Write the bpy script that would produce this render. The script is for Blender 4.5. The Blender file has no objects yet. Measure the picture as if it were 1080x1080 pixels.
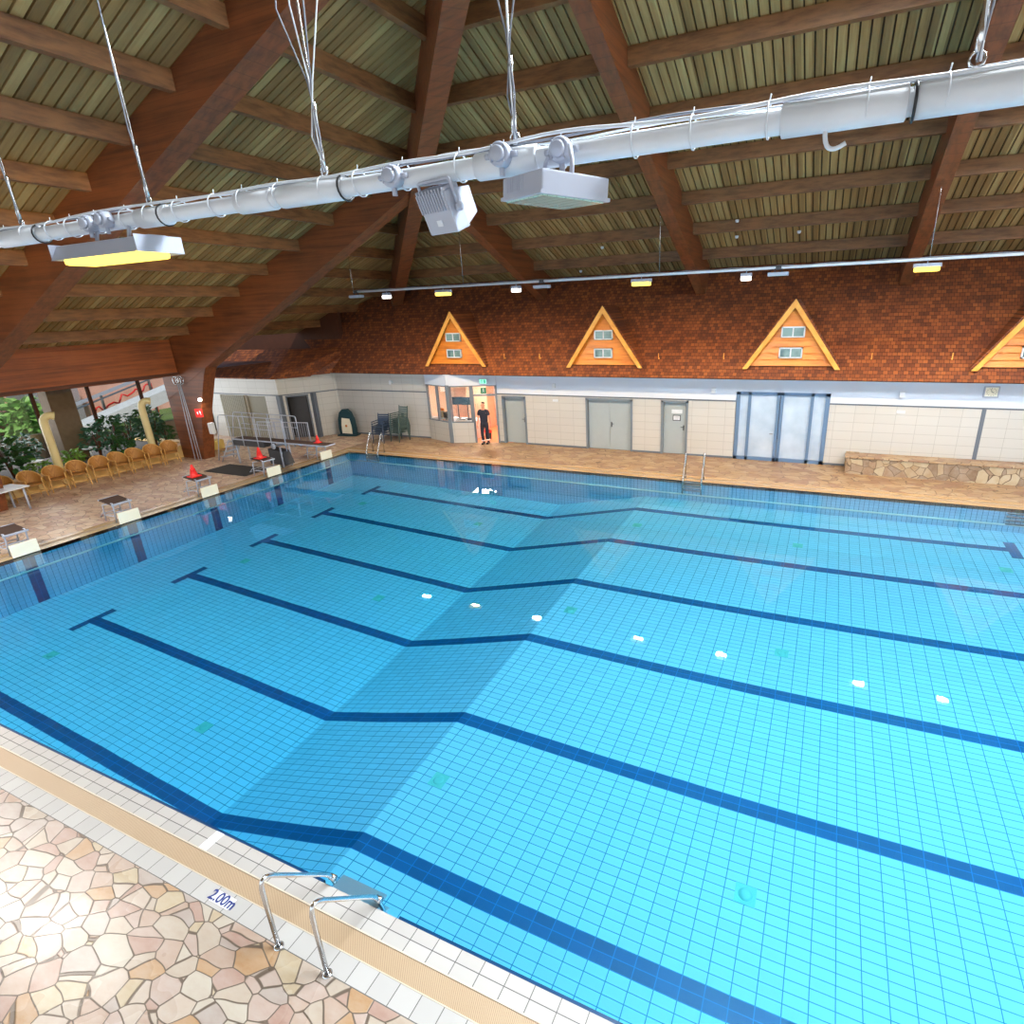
import bpy, bmesh, math, random
from math import pi, sin, cos, radians as R, sqrt, atan2, hypot
from mathutils import Vector, Matrix, Euler
random.seed(7)
sc = bpy.context.scene
SKY, P_SOUTH, P_WEST, P_EAST, EXPO = 2.2, 1200, 850, 500, 0.0
W_YEL, W_WHT, W_OFF, P_RIDGE = 200, 150, 120, 5900
W_NEAR = 270
MNEE = True
COL = sc.collection

# ------------------------------------------------------------------ helpers
class MB:
    """collects shapes, builds ONE mesh object"""
    def __init__(s): s.v = []; s.f = []; s.m = []; s.sm = []
    def add(s, vs, fs, mi=0, smooth=False, M=None):
        o = len(s.v)
        for v in vs:
            v = Vector(v)
            if M is not None: v = M @ v
            s.v.append(tuple(v))
        for f in fs: s.f.append([o + i for i in f]); s.m.append(mi); s.sm.append(smooth)
        return s
    def box(s, x0, x1, y0, y1, z0, z1, mi=0, M=None):
        vs = [(x0,y0,z0),(x1,y0,z0),(x1,y1,z0),(x0,y1,z0),(x0,y0,z1),(x1,y0,z1),(x1,y1,z1),(x0,y1,z1)]
        return s.add(vs, [(0,3,2,1),(4,5,6,7),(0,1,5,4),(1,2,6,5),(2,3,7,6),(3,0,4,7)], mi, False, M)
    def rbox(s, x0, x1, y0, y1, z0, z1, b=.01, mi=0, M=None):
        bm = bmesh.new(); bmesh.ops.create_cube(bm, size=1)
        for v in bm.verts:
            v.co = Vector((x0 + (v.co.x+.5)*(x1-x0), y0 + (v.co.y+.5)*(y1-y0), z0 + (v.co.z+.5)*(z1-z0)))
        b = min(b, .49*min(abs(x1-x0), abs(y1-y0), abs(z1-z0)))
        bmesh.ops.bevel(bm, geom=list(bm.edges), offset=b, segments=2, affect='EDGES', profile=.6)
        bm.verts.index_update()
        s.add([v.co.copy() for v in bm.verts], [[v.index for v in f.verts] for f in bm.faces], mi, False, M); bm.free(); return s
    def prism(s, poly, axis, a, b, mi=0, M=None):
        """poly: 2D list; axis 0 -> (y,z), 1 -> (x,z), 2 -> (x,y)"""
        def mk(p, t):
            return {0:(t,p[0],p[1]), 1:(p[0],t,p[1]), 2:(p[0],p[1],t)}[axis]
        n = len(poly); vs = [mk(p,a) for p in poly] + [mk(p,b) for p in poly]
        fs = [list(range(n))[::-1], list(range(n,2*n))] + [(i,(i+1)%n,n+(i+1)%n,n+i) for i in range(n)]
        return s.add(vs, fs, mi, False, M)
    def tube(s, pts, r, n=10, mi=0, caps=True, closed=False, M=None, smooth=True):
        pts = [Vector(p) for p in pts]; rr = r if isinstance(r, (list,tuple)) else [r]*len(pts)
        N = len(pts); rings = []; up = None
        for i, p in enumerate(pts):
            if closed: t = pts[(i+1)%N] - pts[i-1]
            else: t = pts[min(i+1,N-1)] - pts[max(i-1,0)]
            t.normalize()
            if up is None:
                a = Vector((0,0,1)) if abs(t.z) < .9 else Vector((1,0,0))
                up = (a - t*a.dot(t)).normalized()
            else:
                up = (up - t*up.dot(t)).normalized()
            w = t.cross(up)
            rings.append([p + (up*cos(2*pi*k/n) + w*sin(2*pi*k/n))*rr[i] for k in range(n)])
        vs = [q for g in rings for q in g]; fs = []
        for i in range(N if closed else N-1):
            j = (i+1) % N
            for k in range(n):
                k2 = (k+1) % n; fs.append((i*n+k, i*n+k2, j*n+k2, j*n+k))
        s.add(vs, fs, mi, smooth, M)
        if caps and not closed:
            s.add(rings[0], [list(range(n))[::-1]], mi, False, M); s.add(rings[-1], [list(range(n))], mi, False, M)
        return s
    def lathe(s, prof, n=20, mi=0, M=None, smooth=True):
        vs = []; fs = []
        for (r, z) in prof:
            for k in range(n): vs.append((r*cos(2*pi*k/n), r*sin(2*pi*k/n), z))
        for i in range(len(prof)-1):
            for k in range(n):
                k2 = (k+1)%n; fs.append((i*n+k, i*n+k2, (i+1)*n+k2, (i+1)*n+k))
        return s.add(vs, fs, mi, smooth, M)
    def quad(s, a, b, c, d, mi=0): return s.add([a,b,c,d], [(0,1,2,3)], mi)
    def beam(s, p, q, w, h, mi=0, bev=0):
        """bar from p to q, width w sideways (horizontal), height h; p,q on centre of the TOP face"""
        p = Vector(p); q = Vector(q); t = (q-p).normalized()
        sd = t.cross(Vector((0,0,1))).normalized()*w/2
        dn = Vector((0,0,-h))
        vs = [p-sd,p+sd,p+sd+dn,p-sd+dn,q-sd,q+sd,q+sd+dn,q-sd+dn]
        return s.add(vs, [(0,1,2,3),(7,6,5,4),(0,4,5,1),(1,5,6,2),(2,6,7,3),(3,7,4,0)], mi)
    def build(s, name, mat, parent=None, recalc=True):
        me = bpy.data.meshes.new(name); me.from_pydata(s.v, [], s.f)
        mats = mat if isinstance(mat, (list,tuple)) else [mat]
        for m in mats: me.materials.append(m)
        for p, mi, sm in zip(me.polygons, s.m, s.sm): p.material_index = mi; p.use_smooth = sm
        if recalc:
            bm = bmesh.new(); bm.from_mesh(me)
            bmesh.ops.remove_doubles(bm, verts=bm.verts, dist=1e-5)
            bmesh.ops.recalc_face_normals(bm, faces=bm.faces); bm.to_mesh(me); bm.free()
        me.update()
        o = bpy.data.objects.new(name, me); COL.objects.link(o)
        if parent is not None: o.parent = parent
        return o
def tag(o, label=None, cat=None, group=None, kind=None):
    if label: o['label'] = label
    if cat: o['category'] = cat
    if group: o['group'] = group
    if kind: o['kind'] = kind
    return o
def empty(name, loc=(0,0,0), rz=0, label=None, cat=None, group=None, kind=None):
    o = bpy.data.objects.new(name, None); COL.objects.link(o); o.empty_display_size = .1
    o.location = loc; o.rotation_euler = (0,0,rz); return tag(o, label, cat, group, kind)
def copy_tree(o, parent=None):
    c = o.copy(); COL.objects.link(c)
    if parent is not None: c.parent = parent
    for ch in list(o.children): copy_tree(ch, c)
    return c
def bez(p0, p1, p2, n=8):
    p0,p1,p2 = map(Vector,(p0,p1,p2)); return [(1-t)**2*p0 + 2*t*(1-t)*p1 + t*t*p2 for t in [i/n for i in range(n+1)]]
def rounded(pts, r=.08, n=5):
    """polyline with rounded corners"""
    pts = [Vector(p) for p in pts]; out = [pts[0]]
    for i in range(1, len(pts)-1):
        a, b, c = pts[i-1], pts[i], pts[i+1]
        d = min(r, (a-b).length*.49, (c-b).length*.49)
        out += bez(b+(a-b).normalized()*d, b, b+(c-b).normalized()*d, n)
    return out + [pts[-1]]

# ------------------------------------------------------------------ materials
class NT:
    def __init__(s, name):
        s.m = bpy.data.materials.new(name); s.m.use_nodes = True; s.t = s.m.node_tree; s.n = s.t.nodes; s.n.clear()
        s.out = s.n.new('ShaderNodeOutputMaterial')
    def __call__(s, typ, ins=None, **kw):
        nd = s.n.new('ShaderNode'+typ)
        for k, v in kw.items(): setattr(nd, k, v)
        for k, v in (ins or {}).items():
            if isinstance(v, bpy.types.NodeSocket): s.t.links.new(v, nd.inputs[k])
            else: nd.inputs[k].default_value = v
        return nd
    def link(s, a, b): s.t.links.new(a, b)
    def math(s, op, a, b=None, c=None, clamp=False):
        nd = s.n.new('ShaderNodeMath'); nd.operation = op; nd.use_clamp = clamp
        for i, v in enumerate((a,b,c)):
            if v is None: continue
            if isinstance(v, bpy.types.NodeSocket): s.t.links.new(v, nd.inputs[i])
            else: nd.inputs[i].default_value = v
        return nd.outputs[0]
    def mix(s, f, a, b, typ='MIX'):
        nd = s.n.new('ShaderNodeMix'); nd.data_type = 'RGBA'; nd.blend_type = typ
        for i, v in ((0,f),(6,a),(7,b)):
            if isinstance(v, bpy.types.NodeSocket): s.t.links.new(v, nd.inputs[i])
            else: nd.inputs[i].default_value = v if i == 0 else (*v[:3],1)
        return nd.outputs[2]
    def ramp(s, f, stops, interp='LINEAR'):
        nd = s.n.new('ShaderNodeValToRGB'); nd.color_ramp.interpolation = interp
        e = nd.color_ramp.elements
        while len(e) > 1: e.remove(e[-1])
        e[0].position = stops[0][0]; e[0].color = (*stops[0][1],1)
        for p, c in stops[1:]:
            x = e.new(p); x.color = (*c,1)
        s.link(f, nd.inputs[0]); return nd.outputs[0]
    def bsdf(s, col, rough=.5, metal=0, bump=None, bstr=.3, bdist=.01, **kw):
        ins = {'Roughness': rough, 'Metallic': metal}
        b = s('BsdfPrincipled', ins)
        if isinstance(col, bpy.types.NodeSocket): s.link(col, b.inputs['Base Color'])
        else: b.inputs['Base Color'].default_value = (*col,1)
        for k, v in kw.items(): b.inputs[k.replace('_',' ')].default_value = v
        if bump is not None:
            bn = s('Bump', {'Strength': bstr, 'Distance': bdist, 'Height': bump}); s.link(bn.outputs[0], b.inputs['Normal'])
        s.link(b.outputs[0], s.out.inputs[0]); return b
    def pos(s): return s('NewGeometry').outputs['Position']
    def obj(s): return s('TexCoord').outputs['Object']
    def sep(s, v): return s('SeparateXYZ', {0: v}).outputs
    def noise(s, vec, scale, detail=3, rough=.5, out=0, dist=0):
        return s('TexNoise', {'Vector': vec, 'Scale': scale, 'Detail': detail, 'Roughness': rough, 'Distortion': dist}).outputs[out]
    def mapv(s, vec, scale=(1,1,1), rot=(0,0,0), loc=(0,0,0)):
        return s('Mapping', {'Vector': vec, 'Scale': scale, 'Rotation': rot, 'Location': loc}).outputs[0]
def srgb(r, g, b):
    f = lambda c: (c/255/12.92) if c/255 <= .04045 else ((c/255+.055)/1.055)**2.4
    return (f(r), f(g), f(b))
def plain(name, col, rough=.5, metal=0, var=.12, scale=6, bstr=.05):
    t = NT(name); p = t.obj(); nz = t.noise(p, scale, 4)
    c = t.mix(nz, tuple(x*(1-var) for x in col), tuple(min(1,x*(1+var)) for x in col))
    t.bsdf(c, rough, metal, bump=nz, bstr=bstr, bdist=.004); return t.m
M = {}
M['steel'] = plain('stainless_steel', (.62,.63,.64), .22, 1, .05, 20, .02)
M['white_paint'] = plain('white_paint', srgb(212,217,224), .4)
M['lamp_white'] = plain('white_lamp_housing', srgb(168,174,190), .35, 0, .04)
M['grey_paint'] = plain('grey_door_paint', srgb(158,168,172), .45, 0, .04)
M['blue_frame'] = plain('blue_grey_frame_paint', srgb(92,118,150), .4, 0, .05)
M['grey_frame'] = plain('grey_frame_paint', srgb(112,122,132), .4, 0, .06)
M['olive_door'] = plain('olive_grey_door_paint', srgb(128,122,100), .5, 0, .08)
M['black'] = plain('black_plastic', (.012,.012,.014), .4)
M['dark_grey'] = plain('dark_grey_plastic', srgb(62,62,66), .6)
M['red'] = plain('red_plastic', srgb(232,40,36), .45, 0, .05)
M['cable_grey'] = plain('grey_cable_sheath', srgb(120,124,135), .5)
M['cream'] = plain('cream_painted_pipe', srgb(226,212,160), .4, 0, .08, 3)
M['pad'] = plain('ivory_pad_plastic', srgb(240,234,212), .5, 0, .04)
M['mat_dark'] = plain('dark_rubber_mat', srgb(52,50,50), .85, 0, .2, 30)
M['deck_top'] = plain('dark_brown_block_tread', srgb(72,54,46), .8, 0, .25, 40, .3)
M['wall_band'] = plain('blue_grey_band', srgb(96,104,116), .5, 0, .05)
M['brownwall'] = plain('dark_timber_wall', srgb(80,42,24), .6, 0, .3, 3)

def wood(name, base, dark, grain=(.6,14,14), rough=.5, lam=0):
    t = NT(name); p = t.obj()
    v = t.mapv(p, scale=grain)
    n1 = t.noise(v, 1.0, 6, .6); n2 = t.noise(p, 1.3, 3)
    f = t.math('ADD', t.math('MULTIPLY', n1, .75), t.math('MULTIPLY', n2, .25))
    c = t.ramp(f, [(.3, dark), (.55, base), (.8, tuple(min(1,x*1.25) for x in base))])
    if lam:   # glued laminations across the local z
        z = t.sep(p)[2]
        l = t.math('FRACT', t.math('MULTIPLY', z, lam)); e = t.math('LESS_THAN', l, .07)
        c = t.mix(t.math('MULTIPLY', e, .35), c, tuple(x*.5 for x in dark))
    t.bsdf(c, rough, 0, bump=n1, bstr=.15, bdist=.006); return t.m
M['glulam'] = wood('stained_glulam_timber', srgb(124,68,34), srgb(78,40,20), (.5,9,9), .5, 8)
M['glulamY'] = wood('stained_glulam_timber_across', srgb(124,68,34), srgb(78,40,20), (9,.5,9), .5, 8)
M['purlin'] = wood('stained_purlin_timber', srgb(132,88,50), srgb(82,48,24), (2,2,12), .55)
M['slat'] = None
M['orange_wood'] = wood('orange_varnished_boards', srgb(222,136,44), srgb(184,98,26), (.8,8,8), .45)
M['barge'] = wood('light_orange_barge_board', srgb(236,168,72), srgb(214,138,46), (3,3,3), .45)

def mk_slat(name, axis):
    t = NT(name); p = t.pos(); s = t.sep(p)
    k = t.math('FLOOR', t.math('DIVIDE', s[axis], .19))
    wn = t('TexWhiteNoise', {1: k}, noise_dimensions='1D').outputs[0]
    v = t.mapv(p, scale=(10,.6,1) if axis == 0 else (.6,10,1))
    n = t.noise(v, 1.5, 5, .6)
    f = t.math('ADD', t.math('MULTIPLY', wn, .5), t.math('MULTIPLY', n, .6))
    c = t.ramp(f, [(.2, srgb(116,88,48)), (.55, srgb(154,120,70)), (.9, srgb(184,154,100))])
    t.bsdf(c, .75, 0, bump=n, bstr=.3, bdist=.008); return t.m
M['slatA'] = mk_slat('roof_board_timber', 0); M['slatC'] = mk_slat('roof_board_timber_west', 1)
M['roof_back'] = plain('dark_roof_backing', srgb(70,52,34), .9)

# --- tiles
def grid_fac(t, u, v, su, sv, lu, lv):
    """1 on grout lines"""
    fu = t.math('FRACT', t.math('DIVIDE', u, su)); fv = t.math('FRACT', t.math('DIVIDE', v, sv))
    a = t.math('LESS_THAN', fu, lu/su); b = t.math('LESS_THAN', fv, lv/sv)
    return t.math('MAXIMUM', a, b)
def cell_rand(t, u, v, su, sv):
    cu = t.math('FLOOR', t.math('DIVIDE', u, su)); cv = t.math('FLOOR', t.math('DIVIDE', v, sv))
    cc = t('CombineXYZ', {0: cu, 1: cv, 2: 0.0}).outputs[0]
    return t('TexWhiteNoise', {0: cc}, noise_dimensions='2D').outputs[0]
POOLBLUE = srgb(176,228,253); GROUT = srgb(36,132,170); NAVY = srgb(4,84,136)
def mk_pool(kind):
    t = NT('pool_tile_'+kind); p = t.pos(); s = t.sep(p); x, y, z = s[0], s[1], s[2]
    if kind == 'floor': u, v = x, y; su, sv = .25, .125
    elif kind == 'wallx': u, v = y, z; su, sv = .125, .25     # end walls
    else: u, v = x, z; su, sv = .125, .25
    g = grid_fac(t, t.math('ADD', u, .006+.09*0), t.math('ADD', v, .004), su, sv, .011, .010)
    rnd = cell_rand(t, u, v, su, sv)
    base = t.mix(rnd, tuple(c*.93 for c in POOLBLUE), POOLBLUE)
    navy = t.mix(rnd, tuple(c*.8 for c in NAVY), NAVY)
    if kind == 'floor':
        fy = t.math('FRACT', t.math('DIVIDE', t.math('SUBTRACT', y, 1.25-1.25), 2.5))   # lane centre at .5
        dy = t.math('ABSOLUTE', t.math('MULTIPLY', t.math('SUBTRACT', fy, .5), 2.5))
        inx = t.math('MULTIPLY', t.math('GREATER_THAN', x, 2.0), t.math('LESS_THAN', x, 23.125))
        line = t.math('MULTIPLY', t.math('LESS_THAN', dy, .125), inx)
        tx = t.math('MAXIMUM', t.math('MULTIPLY', t.math('GREATER_THAN', x, 2.0), t.math('LESS_THAN', x, 2.2)),
                    t.math('MULTIPLY', t.math('GREATER_THAN', x, 22.875), t.math('LESS_THAN', x, 23.125)))
        bar = t.math('MULTIPLY', t.math('LESS_THAN', dy, .5), tx)
        isn = t.math('MAXIMUM', line, bar)
    elif kind == 'wallx':
        fy = t.math('FRACT', t.math('DIVIDE', y, 2.5)); dy = t.math('ABSOLUTE', t.math('MULTIPLY', t.math('SUBTRACT', fy, .5), 2.5))
        isn = t.math('MULTIPLY', t.math('LESS_THAN', dy, .125), t.math('LESS_THAN', z, -.25))
        isn = t.math('MAXIMUM', isn, t.math('GREATER_THAN', z, -.07))
    else:
        isn = t.math('GREATER_THAN', z, -.07)
    c = t.mix(isn, base, navy)
    gc = t.mix(isn, GROUT, tuple(min(1,c*1.8) for c in NAVY))
    c = t.mix(g, c, gc)
    t.bsdf(c, .35, 0, bump=t.math('SUBTRACT', 1, g), bstr=.2, bdist=.003); return t.m
M['pool_floor'] = mk_pool('floor'); M['pool_wallx'] = mk_pool('wallx'); M['pool_wally'] = mk_pool('wally')

def mk_flag(name, cols, scale=2.3, mortar=srgb(128,112,98), rough=.3, dark=.52):
    t = NT(name); p = t.pos()
    w = t('VectorMath', {0: t.noise(p, 1.1, 2, .5, out=1), 1: (.5,.5,.5)}, operation='SUBTRACT').outputs[0]
    w = t('VectorMath', {0: w, 1: (.35,.35,.0)}, operation='MULTIPLY').outputs[0]
    q = t('VectorMath', {0: p, 1: w}, operation='ADD').outputs[0]
    q = t.mapv(q, scale=(1,1.6,1), rot=(0,0,.6))
    v1 = t('TexVoronoi', {'Vector': q, 'Scale': scale, 'Randomness': 1}, feature='DISTANCE_TO_EDGE')
    v2 = t('TexVoronoi', {'Vector': q, 'Scale': scale, 'Randomness': 1}, feature='F1')
    rnd = t.sep(v2.outputs['Color'])
    c = t.ramp(rnd[0], cols, 'CONSTANT')
    nz = t.noise(t.mapv(p, scale=(1,2.5,1), rot=(0,0,.9)), 3.5, 6, .65)
    c = t.mix(t.math('MULTIPLY', nz, .4), c, t.ramp(nz, [(.33, srgb(170,118,88)), (.46, srgb(222,200,180)), (.65, srgb(240,232,222))]))
    e = t.math('SUBTRACT', 1, t.ramp(v1.outputs['Distance'], [(0,(0,0,0)),(.016,(0,0,0)),(.032,(1,1,1))]))
    c = t.mix(e, c, mortar); c = t.mix(1.0, c, (dark,dark,dark), 'MULTIPLY')
    h = t.math('ADD', t.math('MULTIPLY', t.math('SUBTRACT', 1, e), 1), t.math('MULTIPLY', nz, .35))
    rg = t.math('ADD', rough, t.math('MULTIPLY', t.noise(p, 1.2, 3), .35))
    b = t.bsdf(c, .3, 0, bump=h, bstr=.5, bdist=.006); t.link(rg, b.inputs['Roughness']); return t.m
FC = [(0, srgb(222,206,188)),(.13, srgb(216,188,170)),(.26, srgb(232,222,206)),(.38, srgb(208,172,158)),(.5, srgb(226,206,172)),(.6, srgb(208,194,186)),(.7, srgb(216,172,126)),(.77, srgb(232,214,198)),(.88, srgb(220,196,184))]
M['flag'] = mk_flag('crazy_paving_flagstones', FC, 3.8, rough=.12, dark=.5)
FC2 = [(0, srgb(206,166,120)),(.2, srgb(188,142,100)),(.4, srgb(222,186,138)),(.6, srgb(178,130,96)),(.8, srgb(216,176,126))]
M['flag2'] = mk_flag('warm_brown_flagstones', FC2, 2.6, mortar=srgb(140,108,80), rough=.3)
FC3 = [(0, srgb(198,172,134)),(.2, srgb(168,136,104)),(.4, srgb(212,192,156)),(.6, srgb(150,124,98)),(.8, srgb(190,160,120))]
FC4 = [(0, srgb(214,186,160)),(.2, srgb(196,156,128)),(.4, srgb(224,198,170)),(.6, srgb(188,146,126)),(.8, srgb(216,184,152))]
M['flag3'] = mk_flag('pinkish_brown_flagstones', FC4, 2.8, mortar=srgb(150,122,102), rough=.25, dark=.95)
M['stonewall'] = mk_flag('rubble_stone_facing', FC3, 3.6, mortar=srgb(120,98,76), rough=.6, dark=.62)

def mk_simple_tile(name, col, grout, su, sv, axes, lw=.008, rough=.25, var=.05, off=(0,0)):
    t = NT(name); p = t.pos(); s = t.sep(p)
    u, v = t.math('SUBTRACT', s[axes[0]], off[0]), t.math('SUBTRACT', s[axes[1]], off[1])
    g = grid_fac(t, u, v, su, sv, lw, lw); rnd = cell_rand(t, u, v, su, sv)
    c = t.mix(rnd, tuple(x*(1-var) for x in col), tuple(min(1, x*(1+var)) for x in col)); c = t.mix(g, c, grout)
    t.bsdf(c, rough, 0, bump=t.math('SUBTRACT', 1, g), bstr=.2, bdist=.003); return t.m
M['coping'] = mk_simple_tile('white_coping_tile', srgb(170,167,164), srgb(92,90,90), .25, .115, (0,1), off=(0,-.23))
M['copingx'] = mk_simple_tile('white_coping_tile_side', srgb(190,166,126), srgb(150,132,108), .115, .25, (0,1), off=(-.23,0))
M['coping_far'] = mk_simple_tile('tan_coping_tile', srgb(172,142,102), srgb(160,132,100), .25, .115, (0,1), off=(0,15.0))
M['walltile'] = mk_simple_tile('white_wall_tile', srgb(190,188,184), srgb(162,160,156), .6, .3, (0,2), lw=.012, rough=.3, var=.02)
M['wallupper'] = plain('pale_blue_white_plaster', srgb(208,216,230), .6, 0, .03, 2)
def mk_grate():
    t = NT('overflow_grating'); p = t.pos(); s = t.sep(p)
    fx = t.math('FRACT', t.math('DIVIDE', t.math('ADD', s[0], s[1]), .02)); gx = t.math('LESS_THAN', fx, .35)
    c = t.mix(gx, srgb(168,146,120), srgb(118,96,72)); c = t.mix(.18, c, t.mix(t.noise(p, 2.0), srgb(160,130,100), srgb(190,172,146)))
    t.bsdf(c, .5, 0, bump=gx, bstr=-.4, bdist=.004); return t.m
M['grate'] = mk_grate()
def mk_shingle():
    t = NT('cedar_shingles'); p = t.pos(); s = t.sep(p)
    u = s[0]; v = t.math('MULTIPLY', s[2], 1.19)
    vec = t('CombineXYZ', {0: u, 1: v, 2: 0.0}).outputs[0]
    br = t('TexBrick', {'Vector': vec, 'Color1': (0,0,0,1), 'Color2': (1,1,1,1), 'Mortar': (.5,.5,.5,1), 'Scale': 1.0, 'Mortar Size': .006, 'Brick Width': .14, 'Row Height': .125, 'Bias': 0.0}, offset=.5)
    rnd = br.outputs['Color']; mort = br.outputs['Fac']
    row = t.math('FRACT', t.math('DIVIDE', v, .125))
    nz = t.noise(p, 1.5, 3)
    f = t.math('ADD', t.math('MULTIPLY', t.sep(rnd)[0], .6), t.math('MULTIPLY', nz, .5))
    c = t.ramp(f, [(.15, srgb(90,46,28)), (.5, srgb(124,64,32)), (.95, srgb(162,92,44))])
    c = t.mix(mort, c, srgb(60,26,12))
    h = t.math('SUBTRACT', t.math('SUBTRACT', 1, row), mort)
    t.bsdf(c, .7, 0, bump=h, bstr=.9, bdist=.025); return t.m
M['shingle'] = mk_shingle()
def mk_glass(name, col=(1,1,1), rough=0, ior=1.45, mixf=.92):
    t = NT(name); lw = t('LayerWeight', {'Blend': .5}).outputs[1]; f5 = t.math('ADD', .04, t.math('MULTIPLY', .9, t.math('POWER', lw, 5.0)))
    tr = t('BsdfTransparent', {'Color': (*col,1)}); gl = t('BsdfGlossy', {'Roughness': rough})
    mx = t('MixShader', {0: f5, 1: tr.outputs[0], 2: gl.outputs[0]}); t.link(mx.outputs[0], t.out.inputs[0]); return t.m
M['glass'] = mk_glass('clear_window_glass', (.95,.97,.97))
def mk_frost():
    t = NT('frosted_glass'); p = t.pos(); z = t.sep(p)[2]
    nz = t.noise(p, 1.2, 3)
    c = t.ramp(nz, [(.3, srgb(160,178,200)), (.6, srgb(182,198,216)), (.8, srgb(198,212,226))])
    t.bsdf(c, .12, 0, Coat_Weight=.6); return t.m
M['frost'] = mk_frost()
def emis(name, col, st):
    t = NT(name); e = t('Emission', {'Color': (*col,1), 'Strength': st}); t.link(e.outputs[0], t.out.inputs[0]); return t.m
M['e_yellow'] = emis('glowing_sodium_tube', (1,.74,.13), 2.6)
M['e_white'] = emis('glowing_white_lens', (1,.93,.84), 5)
M['e_green'] = emis('lit_green_sign', (.03,.5,.3), 1)
M['e_greenw'] = emis('lit_pale_green_sign', (.35,.95,.72), 1.3)
M['e_screen'] = plain('dark_monitor_screen', srgb(60,84,92), .15)
M['e_office'] = emis('office_ceiling_light', (1,.86,.72), 12)
def mk_water():
    t = NT('pool_water'); p = t.pos()
    n1 = t.noise(t.mapv(p, scale=(1,1,1)), 1.4, 2, .5); n2 = t.noise(p, 5.0, 2, .5)
    h = t.math('ADD', t.math('MULTIPLY', n1, 1.0), t.math('MULTIPLY', n2, .12))
    bn = t('Bump', {'Strength': 1.0, 'Distance': WAVE, 'Height': h})
    g = t('BsdfGlass', {'Color': (1,1,1,1), 'Roughness': 0.0, 'IOR': 1.333, 'Normal': bn.outputs[0]})
    t.link(g.outputs[0], t.out.inputs[0])
    va = t('VolumeAbsorption', {'Color': (*ABS_COL,1), 'Density': ABS_D}); t.link(va.outputs[0], t.out.inputs[1]); return t.m
WAVE = .002; ABS_COL = (.03,.85,.985); ABS_D = .165
M['water'] = mk_water()
# ------------------------------------------------------------------ pool, deck
L, W = 25.0, 15.0
DD, DS, X1, X2 = -3.78, -1.93, 9.85, 13.09
def zf(x): return DD if x <= X1 else DS if x >= X2 else DD + (DS-DD)*(x-X1)/(X2-X1)
def st(mb, name, mat, parent=None, **k):
    o = mb.build(name, mat, parent, **k); o['kind'] = 'structure'; return o
b = MB()
for x0, x1 in ((0,X1),(X1,X2),(X2,L)): b.quad((x0,0,zf(x0)),(x1,0,zf(x1)),(x1,W,zf(x1)),(x0,W,zf(x0)))
pf = b.build('floor_pool', M['pool_floor'], recalc=False); pf['kind'] = 'structure'
st(MB().box(-.2,0,-.2,W+.2,DD,-.004), 'wall_pool_west', M['pool_wallx'])
st(MB().box(L,L+.2,-.2,W+.2,DD,-.004), 'wall_pool_east', M['pool_wallx'])
def sidewall(name, y0, y1):
    b = MB(); b.prism([(0,DD),(X1,DD),(X2,DS),(L,DS),(L,-.004),(0,-.004)], 1, y0, y1); return st(b, name, M['pool_wally'])
sidewall('wall_pool_south', -.2, 0); sidewall('wall_pool_north', W, W+.2)
# resting ledge: pale strip round the walls 1.3 m down
b = MB(); b.box(0,.09,0,W,-1.36,-1.3); b.box(.09,L,W-.09,W,-1.36,-1.3)
st(b, 'trim_1', plain('pale_ledge_tile', srgb(225,240,240), .4))
# water sheet
b = MB(); b.quad((0,0,-.01),(L,0,-.01),(L,W,-.01),(0,W,-.01))
wat = b.build('pool_water', M['water'], recalc=False)
tag(wat, 'clear blue water filling the swimming pool', 'water', kind='stuff')
# overflow rim on all four sides
EX0, EX1, EY0, EY1 = -10.9, 33.0, -7.5, 18.3
def ring(name, a, c, z0, z1, mats):
    """rectangular ring between offsets a and c outward; south, north, west, east strips"""
    rects = [(-c, L+c, -c, -a, 0), (-c, L+c, W+a, W+c, 1), (-c, -a, -a, W+a, 2), (L+a, L+c, -a, W+a, 2)]
    b = MB()
    for x0,x1,y0,y1,mi in rects: b.box(x0,x1,y0,y1,z0,z1,mi)
    return st(b, name, mats)
ring('trim_2', 0, .23, -.3, 0, [M['coping'], M['coping_far'], M['copingx']])
ring('trim_3', .23, .43, -.3, -.006, [M['grate']]*3)
ring('trim_4', .43, .63, -.3, 0.0, [mk_simple_tile('outer_rim_tile', srgb(170,168,166), srgb(98,96,94), .23, .2, (0,1), off=(0,-.63)), M['coping_far'], mk_simple_tile('outer_rim_tile_side', srgb(180,152,112), srgb(120,100,76), .2, .23, (0,1), off=(-.63,0))])
c = .63
b = MB()
b.box(EX0,EX1,EY0,-c,-.3,0,0); b.box(EX0,-c,-c,EY1+.6,-.3,0,2); b.box(-c,EX1,W+c,EY1+.6,-.3,0,1); b.box(L+c,EX1,-c,W+c,-.3,0,0)
st(b, 'floor', [M['flag'], M['flag2'], M['flag3']])
M['tan_rail'] = plain('pale_edge_rail', srgb(190,178,160), .5)
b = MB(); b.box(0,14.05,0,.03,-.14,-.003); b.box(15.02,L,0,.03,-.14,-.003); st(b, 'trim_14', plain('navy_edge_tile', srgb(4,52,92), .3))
# slim stainless slot along the inner coping edge / gutter rails near side
b = MB(); b.box(0,L,-.235,-.222,-.02,.004); b.box(0,L,-.438,-.428,-.02,.004); st(b, 'trim_5', M['tan_rail'])

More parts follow.
